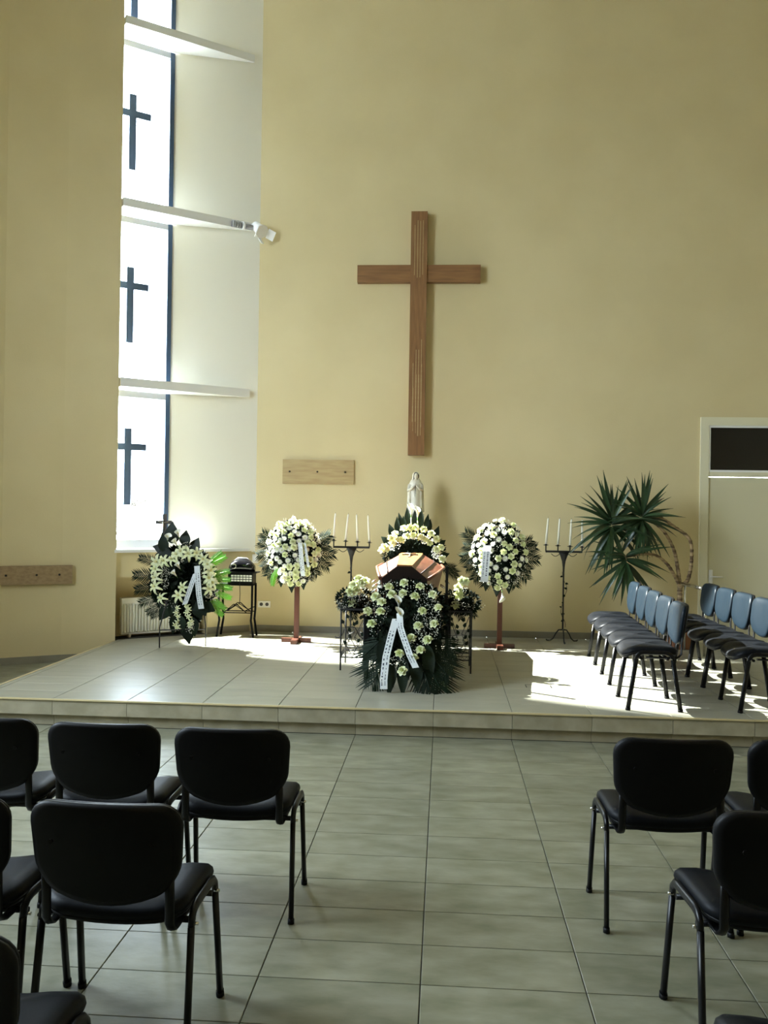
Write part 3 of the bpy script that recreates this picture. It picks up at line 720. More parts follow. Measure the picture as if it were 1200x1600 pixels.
# ------------------------------------------------------------------ sprays on wooden stands
def spray(px, label, base_px, base_py, cx_px, cy_px, seed, density, rib, stand_label):
    rr = random.Random(seed)
    b = onZ(base_px, base_py, ZS); Y = b.y; c = onY(cx_px, cy_px, Y-.10); x0 = b.x
    # the stand is a thing of its own; the arrangement hangs on it
    st = thing('flower_stand', stand_label, 'stand', (x0, Y, ZS), group='wooden flower stands')
    g = G(); g.box((x0-.027, Y-.027, ZS+.045), (x0+.027, Y+.027, c.z+.05)); g.build('post', 'stand_wood', st)
    g = G(); g.box((x0-.17, Y-.03, ZS), (x0+.17, Y+.03, ZS+.045)); g.build('foot_bar', 'stand_wood', st)
    g = G(); g.box((x0-.035, Y-.20, ZS), (x0+.035, Y-.03, ZS+.047)); g.box((x0-.035, Y+.03, ZS), (x0+.035, Y+.17, ZS+.047)); g.build('foot_bar', 'stand_wood', st)
    r = thing('flower_spray', label, 'flowers', (c.x, c.y, c.z), group='flower sprays on wooden stands')
    ax = (.30, .15, .36)
    pad(r, c, (.24, .10, .30), seed=seed); filler(r, c, (.27, .13, .33), 1500, seed)
    # palm fronds fan out to the sides
    for sgn in (-1, 1):
        for k in range(6):
            a = math.radians(38-k*23+rr.uniform(-5, 5)); d = Vector((sgn*math.cos(a), -.12, math.sin(a)*.9))
            inst(PALM[k % 2], 'palm_frond', r, frame(c+Vector((sgn*.10, .02, .02-.012*k)), d, (0, -1, .25), rr.uniform(.82, 1.0)))
    for dx, ln in ((-.13, .9), (-.02, 1.15), (.10, 1.0)):
        inst(LEAFW, 'leaf', r, frame(c+Vector((dx, -.03, -.20)), (dx*.6, -.06, -1), (0, -1, 0), ln))
    pts = []
    for i in range(900):
        v = Vector((rr.uniform(-1, 1), 0, rr.uniform(-1, 1)))
        q = v.x**2+v.z**2
        if q > 1: continue
        # taper to the bottom like a drop
        if v.z < -.2 and abs(v.x) > .95-(-v.z-.2)*.85: continue
        y = -math.sqrt(max(.02, 1-q)); p = Vector((v.x*ax[0], y*ax[1], v.z*ax[2]*1.06))
        if all((p-o_).length > density for o_ in pts): pts.append(p)
    for i, p in enumerate(pts):
        nn = Vector((p.x/ax[0]*.8, p.y/ax[1]*1.1-.4, p.z/ax[2]*.8+.25)); k = rr.random()
        P = c+p+Vector((0, -.02, 0))
        if k < .55: stick(r, ROSE[i % 2], 'rose', P, nn, rr.uniform(.85, 1.08), rr.random()*6)
        else: stick(r, MUM, 'chrysanthemum', P, nn, rr.uniform(.9, 1.25), rr.random()*6)
    breath(r, c, (.29, .15, .35), 700, seed+3)
    rx, z0, z1, dx = rib
    ribbon(r, [c+Vector((rx, -.175, z0)), c+Vector((rx+dx*.3, -.20, z0-.06)), c+Vector((rx+dx*.6, -.19, (z0+z1)/2)), c+Vector((rx+dx, -.17, z1))], .085 if dx < 0 else .05, (1, -.2, 0), seed=seed)
    if dx > 0: ribbon(r, [c+Vector((rx+.05, -.17, z0)), c+Vector((rx+.075, -.19, z0-.10)), c+Vector((rx+.10, -.17, z1+.10))], .035, (1, -.5, 0), seed=seed+1)
    return r, c
r1, c1 = spray(0, 'round spray of white roses left of coffin, with fresh green at its lower left', 463, 1003, 460, 861, 11, .052, (.09, .10, -.27, .04), 'reddish wooden stand with cross foot under the left flower spray')
for k in range(3):
    inst(FERN, 'fern_frond', r1, frame(c1+Vector((-.14-.03*k, -.12, -.18-.02*k)), (-.5+.2*k, -.3, -.8), (0, -1, 0), .75))
for p in ((-.08, -.16, -.22), (-.05, -.17, -.30)): stick(r1, CALLA, 'calla', c1+Vector(p), (-.5, -.9, .1), .95)
r2, c2 = spray(0, 'airier spray of white roses and dark palm right of the coffin', 780, 1012, 780, 866, 23, .069, (-.14, .10, -.30, -.03), 'dark wooden stand with cross foot under the right flower spray')
stick(r2, CALLA, 'calla', c2+Vector((.03, -.13, -.42)), (.1, -.5, -.9), .8)

# ------------------------------------------------------------------ candelabra
def candelabrum(label, base_px, Y, bar_px, bar_py, lab2, seed, order):
    rr = random.Random(seed)
    b = onY(base_px, 1000, Y); x0 = b.x; top = onY(bar_px, bar_py, Y); zb = top.z; hw = .215
    r = thing('candelabrum', label, 'candelabrum', (x0, Y, ZS), group='wrought iron candelabra')
    g = G(); g.tube([(x0, Y, ZS+.14), (x0, Y, zb-.22)], .0095, 8); g.build('pole', 'iron', r)
    g = G(); g.lathe([(.0095, zb-.26), (.013, zb-.18), (.022, zb-.11), (.045, zb-.045), (.062, zb-.012)], 14, c=(x0, Y, 0)); g.build('flared_neck', 'iron', r)
    g = G(); g.box((x0-hw, Y-.011, zb-.012), (x0+hw, Y+.011, zb+.012)); g.build('bar', 'iron', r)
    for s in (-1, 1):
        g = G(); g.tube([(x0+s*(.05+.10*t), Y-.012, zb-.025-.03*math.sin(PI*t)) for t in [i/8 for i in range(9)]], .004, 5); g.build('scroll', 'iron', r)
    for a in (PI*.12, PI*.88, PI*1.5):
        d = Vector((math.cos(a), math.sin(a), 0)); prof = [(.01, .15), (.05, .145), (.085, .10), (.115, .04), (.15, .012), (.19, .012), (.20, .025)]
        g = G(); g.tube([Vector((x0, Y, ZS))+d*q+Vector((0, 0, h)) for q, h in prof], .008, 6); g.build('leg', 'iron', r)
    # ivy wire wound round the pole
    g = G(); pts = []
    for i in range(40):
        t = i/39; a = t*9; pts.append((x0+.028*math.cos(a)*(1+.5*math.sin(t*11)), Y+.028*math.sin(a), ZS+.18+t*(zb-.42-ZS)))
    g.tube(pts, .003, 4); v = g.build('vine', 'iron', r)
    lm = IVY
    for i in (5, 9, 14, 18, 23, 27, 31, 36): inst(lm, 'vine_leaf', v, frame(pts[i], (math.cos(i*2), -.4, .4*math.sin(i)), (0, -1, .3), rr.uniform(.8, 1.3)))
    for k in range(4):
        x = x0-hw+2*hw*k/3*.985+.003; zz = zb+.075+(0.006*(1.5-k))
        g = G(); g.tube([(x, Y, zb), (x, Y, zz-.01)], .0075, 8); sk = g.build('socket', 'iron', r)
        g = G(); g.lathe([(.004, zz-.018), (.03, zz-.010), (.034, zz-.006), (.012, zz-.008), (.014, zz+.004), (.004, zz+.004)], 12, c=(x, Y, 0)); g.build('drip_pan', 'iron', sk)
        cd = thing('candle', 'tall unlit white taper, %s on the %s candelabrum' % (('leftmost', 'second from left', 'third from left', 'rightmost')[k], lab2), 'candle', (x, Y, zz+.003), group='candles of the %s candelabrum' % lab2)
        H = .315; lean = order[k]
        g = G(); g.tube([(x, Y, zz+.004), (x+lean*.5*H, Y, zz+H*.5), (x+lean*H*.95, Y, zz+H*.95), (x+lean*H, Y, zz+H)], [.0135, .0125, .009, .004], 10); g.build('wax', 'wax', cd)
        g = G(); g.tube([(x+lean*H, Y, zz+H), (x+lean*H+.001, Y, zz+H+.012)], .0012, 4); g.build('wick', 'hole', cd)
IVY = leaf_mesh('vine_leaf', .035, .026, 'leaf_dark', rows=3)
candelabrum('black iron candelabrum with four tapers between left spray and coffin', 547, 10.45, 549, 855, 'left', 1, (.05, .09, -.05, -.07))
candelabrum('black iron candelabrum with four tapers between right spray and yucca', 879, 10.66, 880, 862, 'right', 2, (.07, .05, .04, -.01))

# ------------------------------------------------------------------ bier and coffin
NX, FX, NY, FY = -.355, -.355, 8.12, 10.02
bz = .78
r = thing('bier', 'black draped bier with square legs carrying the coffin', 'bier', (NX, 9.0, ZS))
LEGS = [(-.70, 8.22), (-.03, 8.20), (-.72, 9.70), (.05, 9.70)]
for k, (x, y) in enumerate(LEGS):
    g = G(); g.box((x-.022, y-.022, ZS), (x+.022, y+.022, bz-.03)); g.build('leg', 'black_metal', r)
g = G(); g.box((-.735, 8.12, bz-.03), (.06, 9.80, bz)); g.build('top', 'black_metal', r)
# gathered skirt: a folded strip round three sides
g = G(); path = []
for i in range(41): path.append((-.685+.625*i/40, 8.245+.012*math.sin(i*1.9)))
vs = [(x, y, bz-.03) for x, y in path]+[(x, y+.015*math.sin(i), .34+.01*math.sin(i*.8)) for i, (x, y) in enumerate(path)]; n = len(path)
g.add(vs, [(i, i+1, n+i+1, n+i) for i in range(n-1)], 0, True); g.build('skirt', 'cloth_black', r)
for x in (-.665, -.03):
    g = G(); path = [(x+.012*math.sin(i*1.7), 8.26+1.4*i/40) for i in range(41)]
    vs = [(a, y, bz-.03) for a, y in path]+[(a+.01*math.sin(i), y, .50) for i, (a, y) in enumerate(path)]
    g.add(vs, [(i, i+1, n+i+1, n+i) for i in range(n-1)], 0, True); g.build('skirt', 'cloth_black', r)
g = G(); g.box((.02-.0, 8.10, bz), (.045, 8.125, 1.24)); g.build('upright', 'black_metal', r)
coffin = thing('coffin', 'brown polished wooden coffin with a faceted lid, foot end to the camera', 'coffin', (NX, 9.0, bz))
def sect(Y, wtop, wmid, zb_, zmid, ztop, wb):
    x = NX; return [(x-wb, Y, zb_), (x-wmid, Y, zmid), (x-wtop, Y, ztop), (x+wtop, Y, ztop), (x+wmid, Y, zmid), (x+wb, Y, zb_)]
S = [(NY, .07, .215, bz+.02, 1.118, 1.232, .16), (NY+.75, .095, .29, bz+.02, 1.125, 1.245, .22), (NY+1.45, .125, .355, bz+.02, 1.135, 1.265, .27), (FY-.02, .12, .325, bz+.02, 1.14, 1.26, .25)]
def facet(name, idx, m, th=.0):
    g = G(); R_ = [sect(*s) for s in S]; i, j = idx
    for a, b in zip(R_[:-1], R_[1:]):
        g.add([a[i], a[j], b[j], b[i]], [(0, 1, 2, 3)])
    return g
# body shell: the lower part, closed at both ends
g = G(); R_ = [sect(*s) for s in S]
for a, b in zip(R_[:-1], R_[1:]): g.add([a[0], a[1], a[4], a[5], b[0], b[1], b[4], b[5]], [(0, 4, 5, 1), (3, 2, 6, 7), (0, 3, 7, 4)])
g.add([R_[0][k] for k in (0, 1, 4, 5)], [(0, 1, 2, 3)][::-1]); g.add([R_[-1][k] for k in (0, 1, 4, 5)], [(3, 2, 1, 0)])
g.build('body', 'coffin_wood', coffin)
g = G(); a = R_[0]; g.add([(x*.97+NX*.03, y-.006, z) for x, y, z in a]+[(x*.97+NX*.03, y+.002, z) for x, y, z in a], [tuple(range(6)), tuple(range(6, 12))[::-1]]+[(i, i+6, (i+1) % 6+6, (i+1) % 6) for i in range(6)]); g.build('end_shade_panel', 'coffin_shade', coffin)  # thin sheet added over the foot end to carry its painted shade
g = G()
for a, b in zip(R_[:-1], R_[1:]): g.add([a[1], a[2], a[3], a[4], b[1], b[2], b[3], b[4]], [(0, 4, 5, 1), (2, 6, 7, 3)])
g.add([R_[0][k] for k in (1, 2, 3, 4)], [(0, 1, 2, 3)]); g.add([R_[-1][k] for k in (1, 2, 3, 4)], [(3, 2, 1, 0)])
lid = g.build('lid', 'coffin_wood', coffin)
g = G()
for a, b in zip(R_[:-1], R_[1:]): g.add([a[2], a[3], b[3], b[2]], [(0, 1, 2, 3)]); 
vs = [(x, y, z+.012) for x, y, z in g.v]; g2 = G(); g2.add(vs, g.f); g2.add(g.v+vs, [(0+4*k, 3+4*k, 3+4*k+len(g.v), 0+4*k+len(g.v)) for k in range(3)]+[(1+4*k, 1+4*k+len(g.v), 2+4*k+len(g.v), 2+4*k) for k in range(3)]+[(0, len(g.v), len(g.v)+1, 1)])
g2.build('top_board', 'coffin_pale', lid)
# rim moulding along both edges between body and lid
for i in (1, 4):
    g = G(); s = -1 if i == 1 else 1
    g.tube([(a[i][0]+s*.006, a[i][1], a[i][2]) for a in R_], .016, 6); g.build('rim_moulding', 'coffin_wood', coffin)
for s in (-1, 1):
    g = G(); g.tube([(a[2 if s < 0 else 3][0]*.42+a[1 if s < 0 else 4][0]*.58, a[0][1], a[2][2]*.42+a[1][2]*.58+.006) for a in R_], .006, 5); g.build('inlay', 'coffin_shade', lid)
    for k, Y in enumerate((8.5, 9.1, 9.65)):
        wv = .245+(Y-8.12)*.09; x = NX+s*wv*.98; g = G(); z = .99
        g.tube([(x, Y-.08, z), (x+s*.035, Y-.07, z-.02), (x+s*.045, Y, z-.03), (x+s*.035, Y+.07, z-.02), (x, Y+.08, z)], .007, 6); g.build('handle', 'silver', coffin)
# crucifix lying on the lid
cz0 = 1.28
cr_ = thing('lid_crucifix', 'small metal crucifix lying on the top of the coffin lid', 'crucifix', (NX, 9.4, cz0-.03))
g = G(); M = Matrix.Translation((NX, 9.42, 1.2715)) @ Matrix.Rotation(math.radians(2.2), 4, 'X')
g.box((-.009, -.28, 0), (.009, .12, .012), M=M); g.box((-.085, -.009+.02, .001), (.085, .009+.02, .0125), M=M); g.build('cross', 'dark_paint', cr_)
g = G(); g.tube([M @ Vector((0, -.09, .018)), M @ Vector((0, 0, .02)), M @ Vector((0, .045, .02))], [.006, .010, .008], 6); g.tube([M @ Vector((-.06, .03, .016)), M @ Vector((0, .012, .022)), M @ Vector((.06, .03, .016))], .005, 5); g.build('corpus', 'silver', cr_)
# silver stand at the foot, left
p = onY(596, 915, 8.14); x = p.x-.005
r = thing('silver_lantern', 'small silver grave lantern beside the foot of the coffin on the left', 'lantern', (x, 8.16, bz))
g = G(); g.lathe([(.04, 0), (.042, .012), (.016, .025), (.012, .10), (.022, .13), (.018, .15)], 12, c=(x, 8.16, bz)); g.build('base', 'silver', r)
g = G(); g.lathe([(.020, .15), (.034, .18), (.036, .25), (.028, .28)], 12, c=(x, 8.16, bz)); g.build('glass', 'white_plastic', r)
g = G(); g.lathe([(.040, .28), (.036, .295), (.014, .325), (.005, .34), (.008, .35), (.002, .36)], 12, c=(x, 8.16, bz)); g.build('cap', 'silver', r)

# ------------------------------------------------------------------ wreath leaning on the foot of the bier
A = Vector((0, 7.42, ZS)); Tt = Vector((0, 8.06, 1.06)); up = (Tt-A).normalized(); nn = Vector((0, -up.z, up.y))     # plane normal to the viewer
def fw(px, py, lift=0): return onP(px, py, A, nn)+nn*lift
cc = fw(636, 985); R3 = Matrix(((1, 0, 0), (0, -nn.y, up.y), (0, -nn.z, up.z)))
Rm = Matrix(((1, 0, 0), (0, up.z, up.y), (0, -up.y, up.z))).to_3x3()
r = thing('funeral_wreath', 'drop shaped wreath of dark leaves with cream roses and two ribbons, at the coffin foot', 'wreath', (cc.x, cc.y, ZS))
rr = random.Random(31)
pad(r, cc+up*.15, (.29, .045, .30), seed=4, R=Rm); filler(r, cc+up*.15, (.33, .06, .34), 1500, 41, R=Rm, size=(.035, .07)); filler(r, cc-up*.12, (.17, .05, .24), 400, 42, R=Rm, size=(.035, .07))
def leaf_at(parent, me, b, t, name='leaf', L0=.26, n=None, wid=None):
    d = t-b; return inst(me, name, parent, frame(b, d, n or nn, d.length/L0, (wid or d.length)/L0))
for (bx, by, tx, ty) in ((612,1040,607,1087),(630,1030,629,1088),(650,1035,652,1080),(640,1000,638,1060),(600,1000,596,1050),(668,1010,672,1070),(615,965,590,1040),(625,960,612,1050)):
    leaf_at(r, LEAF, fw(bx, by, .05), fw(tx, ty, .01), wid=.34)
for k in range(26):
    a = rr.uniform(0, 2*PI); q = math.sqrt(rr.random()); bx = 634+38*q*math.cos(a); by = 975+42*q*math.sin(a); a2 = rr.uniform(-.8, .8)+PI/2
    leaf_at(r, LEAF, fw(bx, by, .06), fw(bx+28*math.cos(a2), by+34*math.sin(a2), .045), wid=.30)
for (bx, by, tx, ty, s) in ((612,1005,568,1052,1),(614,1015,580,1070,1),(608,990,566,1026,.9),(655,1005,702,1056,1.05),(650,1015,674,1090,1.1),(652,1010,690,1078,1),(660,985,712,1018,1),(662,1000,708,1040,1)):
    b, t = fw(bx, by, .02), fw(tx, ty, .0)
    if t.z < ZS+.01: t.z = ZS+.02
    leaf_at(r, PALMB, b, t, 'palm_frond', L0=.30)
RO = [(585,205),(460,240),(485,300),(575,290),(670,318),(712,238),(815,300),(860,408),(355,318),(403,362),(288,435),(393,440),(322,540),(730,435),(826,538),(698,556),(643,655),(775,670),(716,750),(545,778),(660,815),(572,920)]
for i, (x, y) in enumerate(RO):
    px, py = 520+x/5.217, 880+y/5.217
    stick(r, ROSE[i % 2], 'rose', fw(px, py, .085), nn+Vector((rr.uniform(-.4, .4), 0, rr.uniform(-.1, .6))), rr.uniform(1.0, 1.15), rr.random()*6)
for (x, y) in ((540, 372), (555, 470)): stick(r, CALLA, 'calla', fw(520+x/5.217, 883+y/5.217, .07), nn+Vector((0, 0, .5)), .85)
g = G()
for (zx, zy, rx, ry, n_) in ((630, 930, 48, 14, 190), (668, 975, 22, 40, 330), (590, 960, 20, 22, 110), (655, 1010, 16, 20, 90), (622, 1040, 16, 9, 45), (585, 990, 12, 14, 30)):
    for _ in range(n_):
        a = rr.uniform(0, 2*PI); q = math.sqrt(rr.random()); g.ico(tuple(fw(zx+rx*q*math.cos(a), zy+ry*q*math.sin(a), rr.uniform(.07, .12))), rr.uniform(.0028, .005))
o = g.build('baby_breath', 'breath', r); o['kind'] = 'stuff'
ribbon(r, [fw(619, 975, .09), fw(612, 1002, .10), fw(604, 1035, .10), fw(600, 1070, .08), fw(600, 1081, .05)], .062, (1, 0, 0), seed=3)
ribbon(r, [fw(625, 968, .11), fw(626, 990, .12), fw(630, 1004, .13), fw(641, 1035, .12), fw(650, 1052, .10)], .055, (1, 0, .15), seed=4)
g = G()
for s in (-.16, .16): g.tube([(cc.x+s, 7.62, ZS+.003), (cc.x+s*.8, 8.02, .95)], .006, 6)
g.build('easel_wire', 'iron', r)

# ------------------------------------------------------------------ wreath behind the coffin head
bc = onY(650, 872, 10.30)
r = thing('funeral_wreath', 'fan wreath of pointed dark leaves and cream roses standing behind the coffin', 'wreath', (bc.x, bc.y, ZS))
def bk(x, y, Y=10.24): return onY(580+x/8.42, 730+y/8.42, Y)
pad(r, bk(560, 1120, 10.30), (.30, .06, .27), seed=9); filler(r, bk(560, 1130, 10.28), (.34, .09, .30), 1300, 43)
for i, (tx, ty, bx, by, wd) in enumerate(((470,530,485,800,.26),(578,550,565,800,.22),(655,535,645,820,.26),(360,600,420,820,.22),(338,650,345,880,.22),(750,615,715,830,.22),(778,680,760,850,.18),(235,748,300,930,.26),(132,915,250,1010,.26),(890,775,820,960,.26),(978,960,880,1030,.22),(1028,1135,900,1180,.24),(1003,1275,890,1240,.22),(420,640,440,820,.2))):
    b, t = bk(bx, by, 10.25-.02*(i % 3)), bk(tx, ty, 10.24-.02*(i % 3)); inst(LEAF, 'leaf', r, frame(b, t-b, (0, -1, .1), (t-b).length/.26, max(wd, .2)*.95/.26))
for i, (x, y) in enumerate(((430,810),(510,795),(580,795),(690,820),(790,880),(860,950),(770,1000),(915,1060),(860,1090),(940,1210),(560,900),(470,910),(660,920),(255,935),(315,875),(335,950),(280,1010),(210,1085),(140,1095),(400,960),(720,960),(175,1050))):
    stick(r, ROSE[i % 2], 'rose', bk(x, y, 10.12), (rr.uniform(-.4, .4), -1, rr.uniform(.2, .9)), rr.uniform(.95, 1.15), rr.random()*6)
g = G()
for (zx, zy, rx, ry, n_) in ((540, 900, 130, 50, 150), (730, 960, 80, 60, 110), (850, 1120, 60, 90, 160), (280, 1040, 110, 60, 70)):
    for _ in range(n_):
        a = rr.uniform(0, 2*PI); q = math.sqrt(rr.random()); g.ico(tuple(bk(zx+rx*q*math.cos(a), zy+ry*q*math.sin(a), rr.uniform(10.1, 10.17))), rr.uniform(.0035, .006))
o = g.build('baby_breath', 'breath', r); o['kind'] = 'stuff'
for t in ((712, 893), (708, 886), (711, 899)):
    b = onY(688, 884, 10.2); e = onY(*t, 10.2); inst(PALMB, 'palm_frond', r, frame(b, e-b, (0, -1, .3), (e-b).length/.30*1.1, .5))
for (x, y, h) in ((525, 560, .6), (612, 600, .6)):
    p = bk(x, y, 10.12); stick(r, CALLA, 'calla', p+Vector((0, 0, -.05)), (0, -.35, 1), 1.0)
    g = G(); g.tube([p+Vector((0, .01, -.09)), p+Vector((.01, .03, -.32))], .005, 5); g.build('stem', 'petal_green', r)
g = G()
for s in (-.2, .2): g.tube([(bc.x+s, 10.22, ZS), (bc.x+s*.6, 10.33, bc.z)], .008, 6)
g.tube([(bc.x, 10.48, ZS), (bc.x, 10.34, bc.z)], .008, 6); g.tube([(bc.x-.19, 10.225, ZS+.1), (bc.x+.19, 10.225, ZS+.1)], .006, 6)
g.build('easel', 'iron', r)

# ------------------------------------------------------------------ statue on its pedestal
p = onY(648, 800, 10.62); sx, sy = p.x, 10.62; zt = p.z-.02
r = thing('pedestal', 'pale square pedestal hidden behind the coffin, carrying the statue', 'pedestal', (sx, sy, ZS))
g = G(); g.box((sx-.12, sy-.11, ZS), (sx+.12, sy+.11, ZS+.10)); g.build('plinth', 'pedestal_stone', r)
g = G(); g.box((sx-.085, sy-.08, ZS+.10), (sx+.085, sy+.08, zt-.04)); g.build('shaft', 'pedestal_stone', r)
g = G(); g.box((sx-.11, sy-.10, zt-.04), (sx+.11, sy+.10, zt)); g.build('top_slab', 'pedestal_stone', r)
H = (onY(648, 738, sy).z-zt)
r = thing('statue', 'small white statue of a veiled praying woman above the coffin', 'statue', (sx, sy, zt))
def ell(cx_, cy_, z, a, b, n=20, k=0, ph=0): return [(cx_+a*math.cos(2*PI*j/n)*(1+k*math.cos(5*2*PI*j/n+ph)), cy_+b*math.sin(2*PI*j/n)*(1+k*math.cos(5*2*PI*j/n+ph)), z) for j in range(n)]
g = G(); prof = [(0, .088, .075, .07, 0), (.03, .090, .078, .07, 0), (.12, .082, .07, .09, .0), (.30, .078, .062, .08, 0), (.45, .078, .058, .06, 0), (.60, .080, .055, .04, .0), (.70, .076, .052, .03, .0), (.78, .060, .046, .01, .0), (.82, .030, .030, 0, 0), (.84, .022, .022, 0, 0)]
g.loft([ell(sx+.004, sy-.0, zt+H*t, a, b, 24, k, .4*i) for i, (t, a, b, k, _) in enumerate(prof)]); g.build('robe', 'statue_paint', r)
# head with face
g = G(); hz = zt+H*.905; hr = H*.068
g.loft([[(sx+.012+hr*.82*math.sin(PI*i/9)*math.cos(2*PI*j/16), sy-.012+hr*.95*math.sin(PI*i/9)*math.sin(2*PI*j/16), hz-hr*1.25*math.cos(PI*i/9)) for j in range(16)] for i in range(10)], cap=False)
g.add([(sx+.012-.003, sy-.012-hr*.9, hz+.006), (sx+.012+.003, sy-.012-hr*.9, hz+.006), (sx+.012, sy-.012-hr*1.2, hz-.004), (sx+.012, sy-.012-hr*.92, hz-.007)], [(0, 1, 2), (1, 3, 2), (3, 0, 2)])
g.build('head', 'statue_paint', r)
g = G()
for s in (-1, 1): g.ico((sx+.012+s*.009, sy-.012-hr*.86, hz+.004), .0028, 0, (1.3, .6, .7))
g.ico((sx+.012, sy-.012-hr*.84, hz-.014), .003, 0, (1.6, .6, .5)); g.build('face_paint', 'dark_paint', r)
g = G(); g.loft([[(sx+.012+hr*1.02*math.sin(PI*i/9)*math.cos(2*PI*j/16), sy-.005+hr*.98*math.sin(PI*i/9)*math.sin(2*PI*j/16), hz+.002-hr*1.36*math.cos(PI*i/9)) for j in range(16)] for i in range(10)], cap=False); g.build('hair', 'dark_paint', r)
# hair / veil opening shade, then the veil running down the back and sides
g = G(); R_ = []
for t, a, b, y0 in ((1.0, .004, .004, .0), (.985, .022, .024, .002), (.95, .034, .034, .004), (.905, .037, .036, .008), (.86, .036, .034, .012), (.80, .052, .042, .012), (.70, .080, .058, .012), (.55, .090, .064, .012), (.35, .092, .070, .010), (.15, .096, .078, .008), (.04, .098, .082, .008)):
    ring = []
    for j in range(17):
        an = math.radians(-50+280*j/16); k = 1+.03*math.cos(7*an); ring.append((sx+.006+a*math.cos(an)*k, sy+y0+b*math.sin(an)*k, zt+H*t))
    R_.append(ring)
m_ = 17; vs = [p for q in R_ for p in q]; g.add(vs, [(i*m_+j, i*m_+j+1, (i+1)*m_+j+1, (i+1)*m_+j) for i in range(len(R_)-1) for j in range(m_-1)], 0, True)
o = g.build('veil', 'statue_paint', r); md = o.modifiers.new('s', 'SOLIDIFY'); md.thickness = .006
g = G()
for s in (-1, 1):
    g.tube([(sx+.006+s*.070, sy-.005, zt+H*.70), (sx+.006+s*.078, sy-.03, zt+H*.56), (sx+.006+s*.045, sy-.065, zt+H*.60), (sx+.008+s*.008, sy-.085, zt+H*.67)], [.022, .024, .017, .009], 8)
g.build('sleeve', 'statue_paint', r)
g = G()
for s in (-1, 1):
    g.tube([(sx+.008+s*.008, sy-.083, zt+H*.665), (sx+.008+s*.005, sy-.090, zt+H*.70)], [.008, .006], 6)
    for k in range(4): g.tube([(sx+.008+s*.004, sy-.084-.003*k, zt+H*.695), (sx+.008+s*.003, sy-.087-.003*k, zt+H*(.735-.004*abs(k-1)))], .0022, 4)
    g.tube([(sx+.008+s*.006, sy-.084, zt+H*.68), (sx+.008+s*.008, sy-.080, zt+H*.71)], .0024, 4)
g.build('hand', 'statue_paint', r)
g = G(); g.tube([(sx+.008, sy-.092, zt+H*.68), (sx-.004, sy-.082, zt+H*.5), (sx+.0, sy-.084, zt+H*.38), (sx+.012, sy-.082, zt+H*.5), (sx+.009, sy-.092, zt+H*.68)], .0022, 5); g.build('rosary', 'dark_paint', r)

# ------------------------------------------------------------------ side stands with arrangements
def side_stand(label, x0, x1, y0, y1, top, seed):
    r = thing('plant_stand', label, 'plant stand', ((x0+x1)/2, (y0+y1)/2, ZS), group='metal plant stands beside the bier')
    for x in (x0, x1):
        for y in (y0, y1):
            g = G(); g.tube([(x, y, ZS), (x, y, top)], .008, 6); g.build('leg', 'iron', r)
    g = G(); g.box((x0-.01, y0-.01, top-.012), (x1+.01, y1+.01, top)); g.build('shelf', 'iron', r)
    for z in (.34,):
        for a, b in (((x0, y0), (x1, y0)), ((x0, y1), (x1, y1)), ((x0, y0), (x0, y1)), ((x1, y0), (x1, y1))):
            g = G(); g.tube([(*a, z), (*b, z)], .006, 6); g.tube([(*a, z+.035), (*b, z+.035)], .004, 5)
            # twisted wire between the rails
            A_, B_ = Vector((*a, z+.017)), Vector((*b, z+.017)); g.tube([A_.lerp(B_, t/10)+Vector((0, 0, .014*(-1)**t)) for t in range(11)], .003, 4)
            g.build('rail', 'iron', r)
    # leafy wire scrolls in the front and rear frames
    for y in (y0, y1):
        g = G(); cx_ = (x0+x1)/2; hw = (x1-x0)/2
        for s in (-1, 1):
            g.tube([(cx_+s*hw*.1, y, .375), (cx_+s*hw*.5, y, .45), (cx_+s*hw*.2, y, .53), (cx_+s*hw*.6, y, .62), (cx_+s*hw*.9, y, .70)], .0035, 4)
            g.tube([(cx_+s*hw*.2, y, .53), (cx_+s*hw*.75, y, .50), (cx_+s*hw*.9, y, .44)], .003, 4)
        v = g.build('scrollwork', 'iron', r)
        for q in ((-.5, .46), (.45, .48), (-.2, .58), (.3, .65), (-.7, .66), (.75, .55)): inst(IVY, 'wire_leaf', v, frame((cx_+q[0]*hw, y, q[1]), (q[0], -.2, .8), (0, -1, 0), 1.4))
    return r
def table_flowers(label, x, y, z, roses, seed, palmdir):
    rr = random.Random(seed); c = Vector((x, y, z+.07))
    r = thing('flower_arrangement', label, 'flowers', (x, y, z), group='flower arrangements on plant stands')
    pad(r, c, (.13, .12, .07), seed=seed); filler(r, c, (.16, .14, .10), 600, seed, size=(.03, .06))
    for k in range(7):
        a = PI*(.95+1.1*k/6); inst(PALM[k % 2], 'palm_frond', r, frame(c+Vector((0, -.04, -.01)), (math.cos(a), -.35, -.10+.5*math.sin(a)*.6), (0, -.6, 1), rr.uniform(.42, .55)))
    for k in range(8):
        a = 2*PI*k/8; inst(LEAF, 'leaf', r, frame(c+Vector((0, 0, -.02)), (math.cos(a), math.sin(a)*.7, rr.uniform(-.1, .45)), (0, -.3, 1), .62))
    for i, (px, py) in enumerate(roses): stick(r, ROSE[i % 2], 'rose', onY(px, py, y-.12), (rr.uniform(-.4, .4), -1, rr.uniform(.2, .9)), rr.uniform(1.05, 1.3), rr.random()*6)
    breath(r, c, (.16, .14, .10), 220, seed+1, r=(.003, .005))
    return r
side_stand('black wire plant stand on the left side of the bier', -.965, -.745, 8.42, 8.85, .80, 1)
table_flowers('flower arrangement of pale roses on the left plant stand', -.85, 8.62, .80, ((561,906),(553,915),(566,912),(548,925),(557,923),(551,943),(571,909)), 51, -1)
side_stand('black wire plant stand on the right side of the bier', .07, .27, 8.42, 8.85, .80, 2)
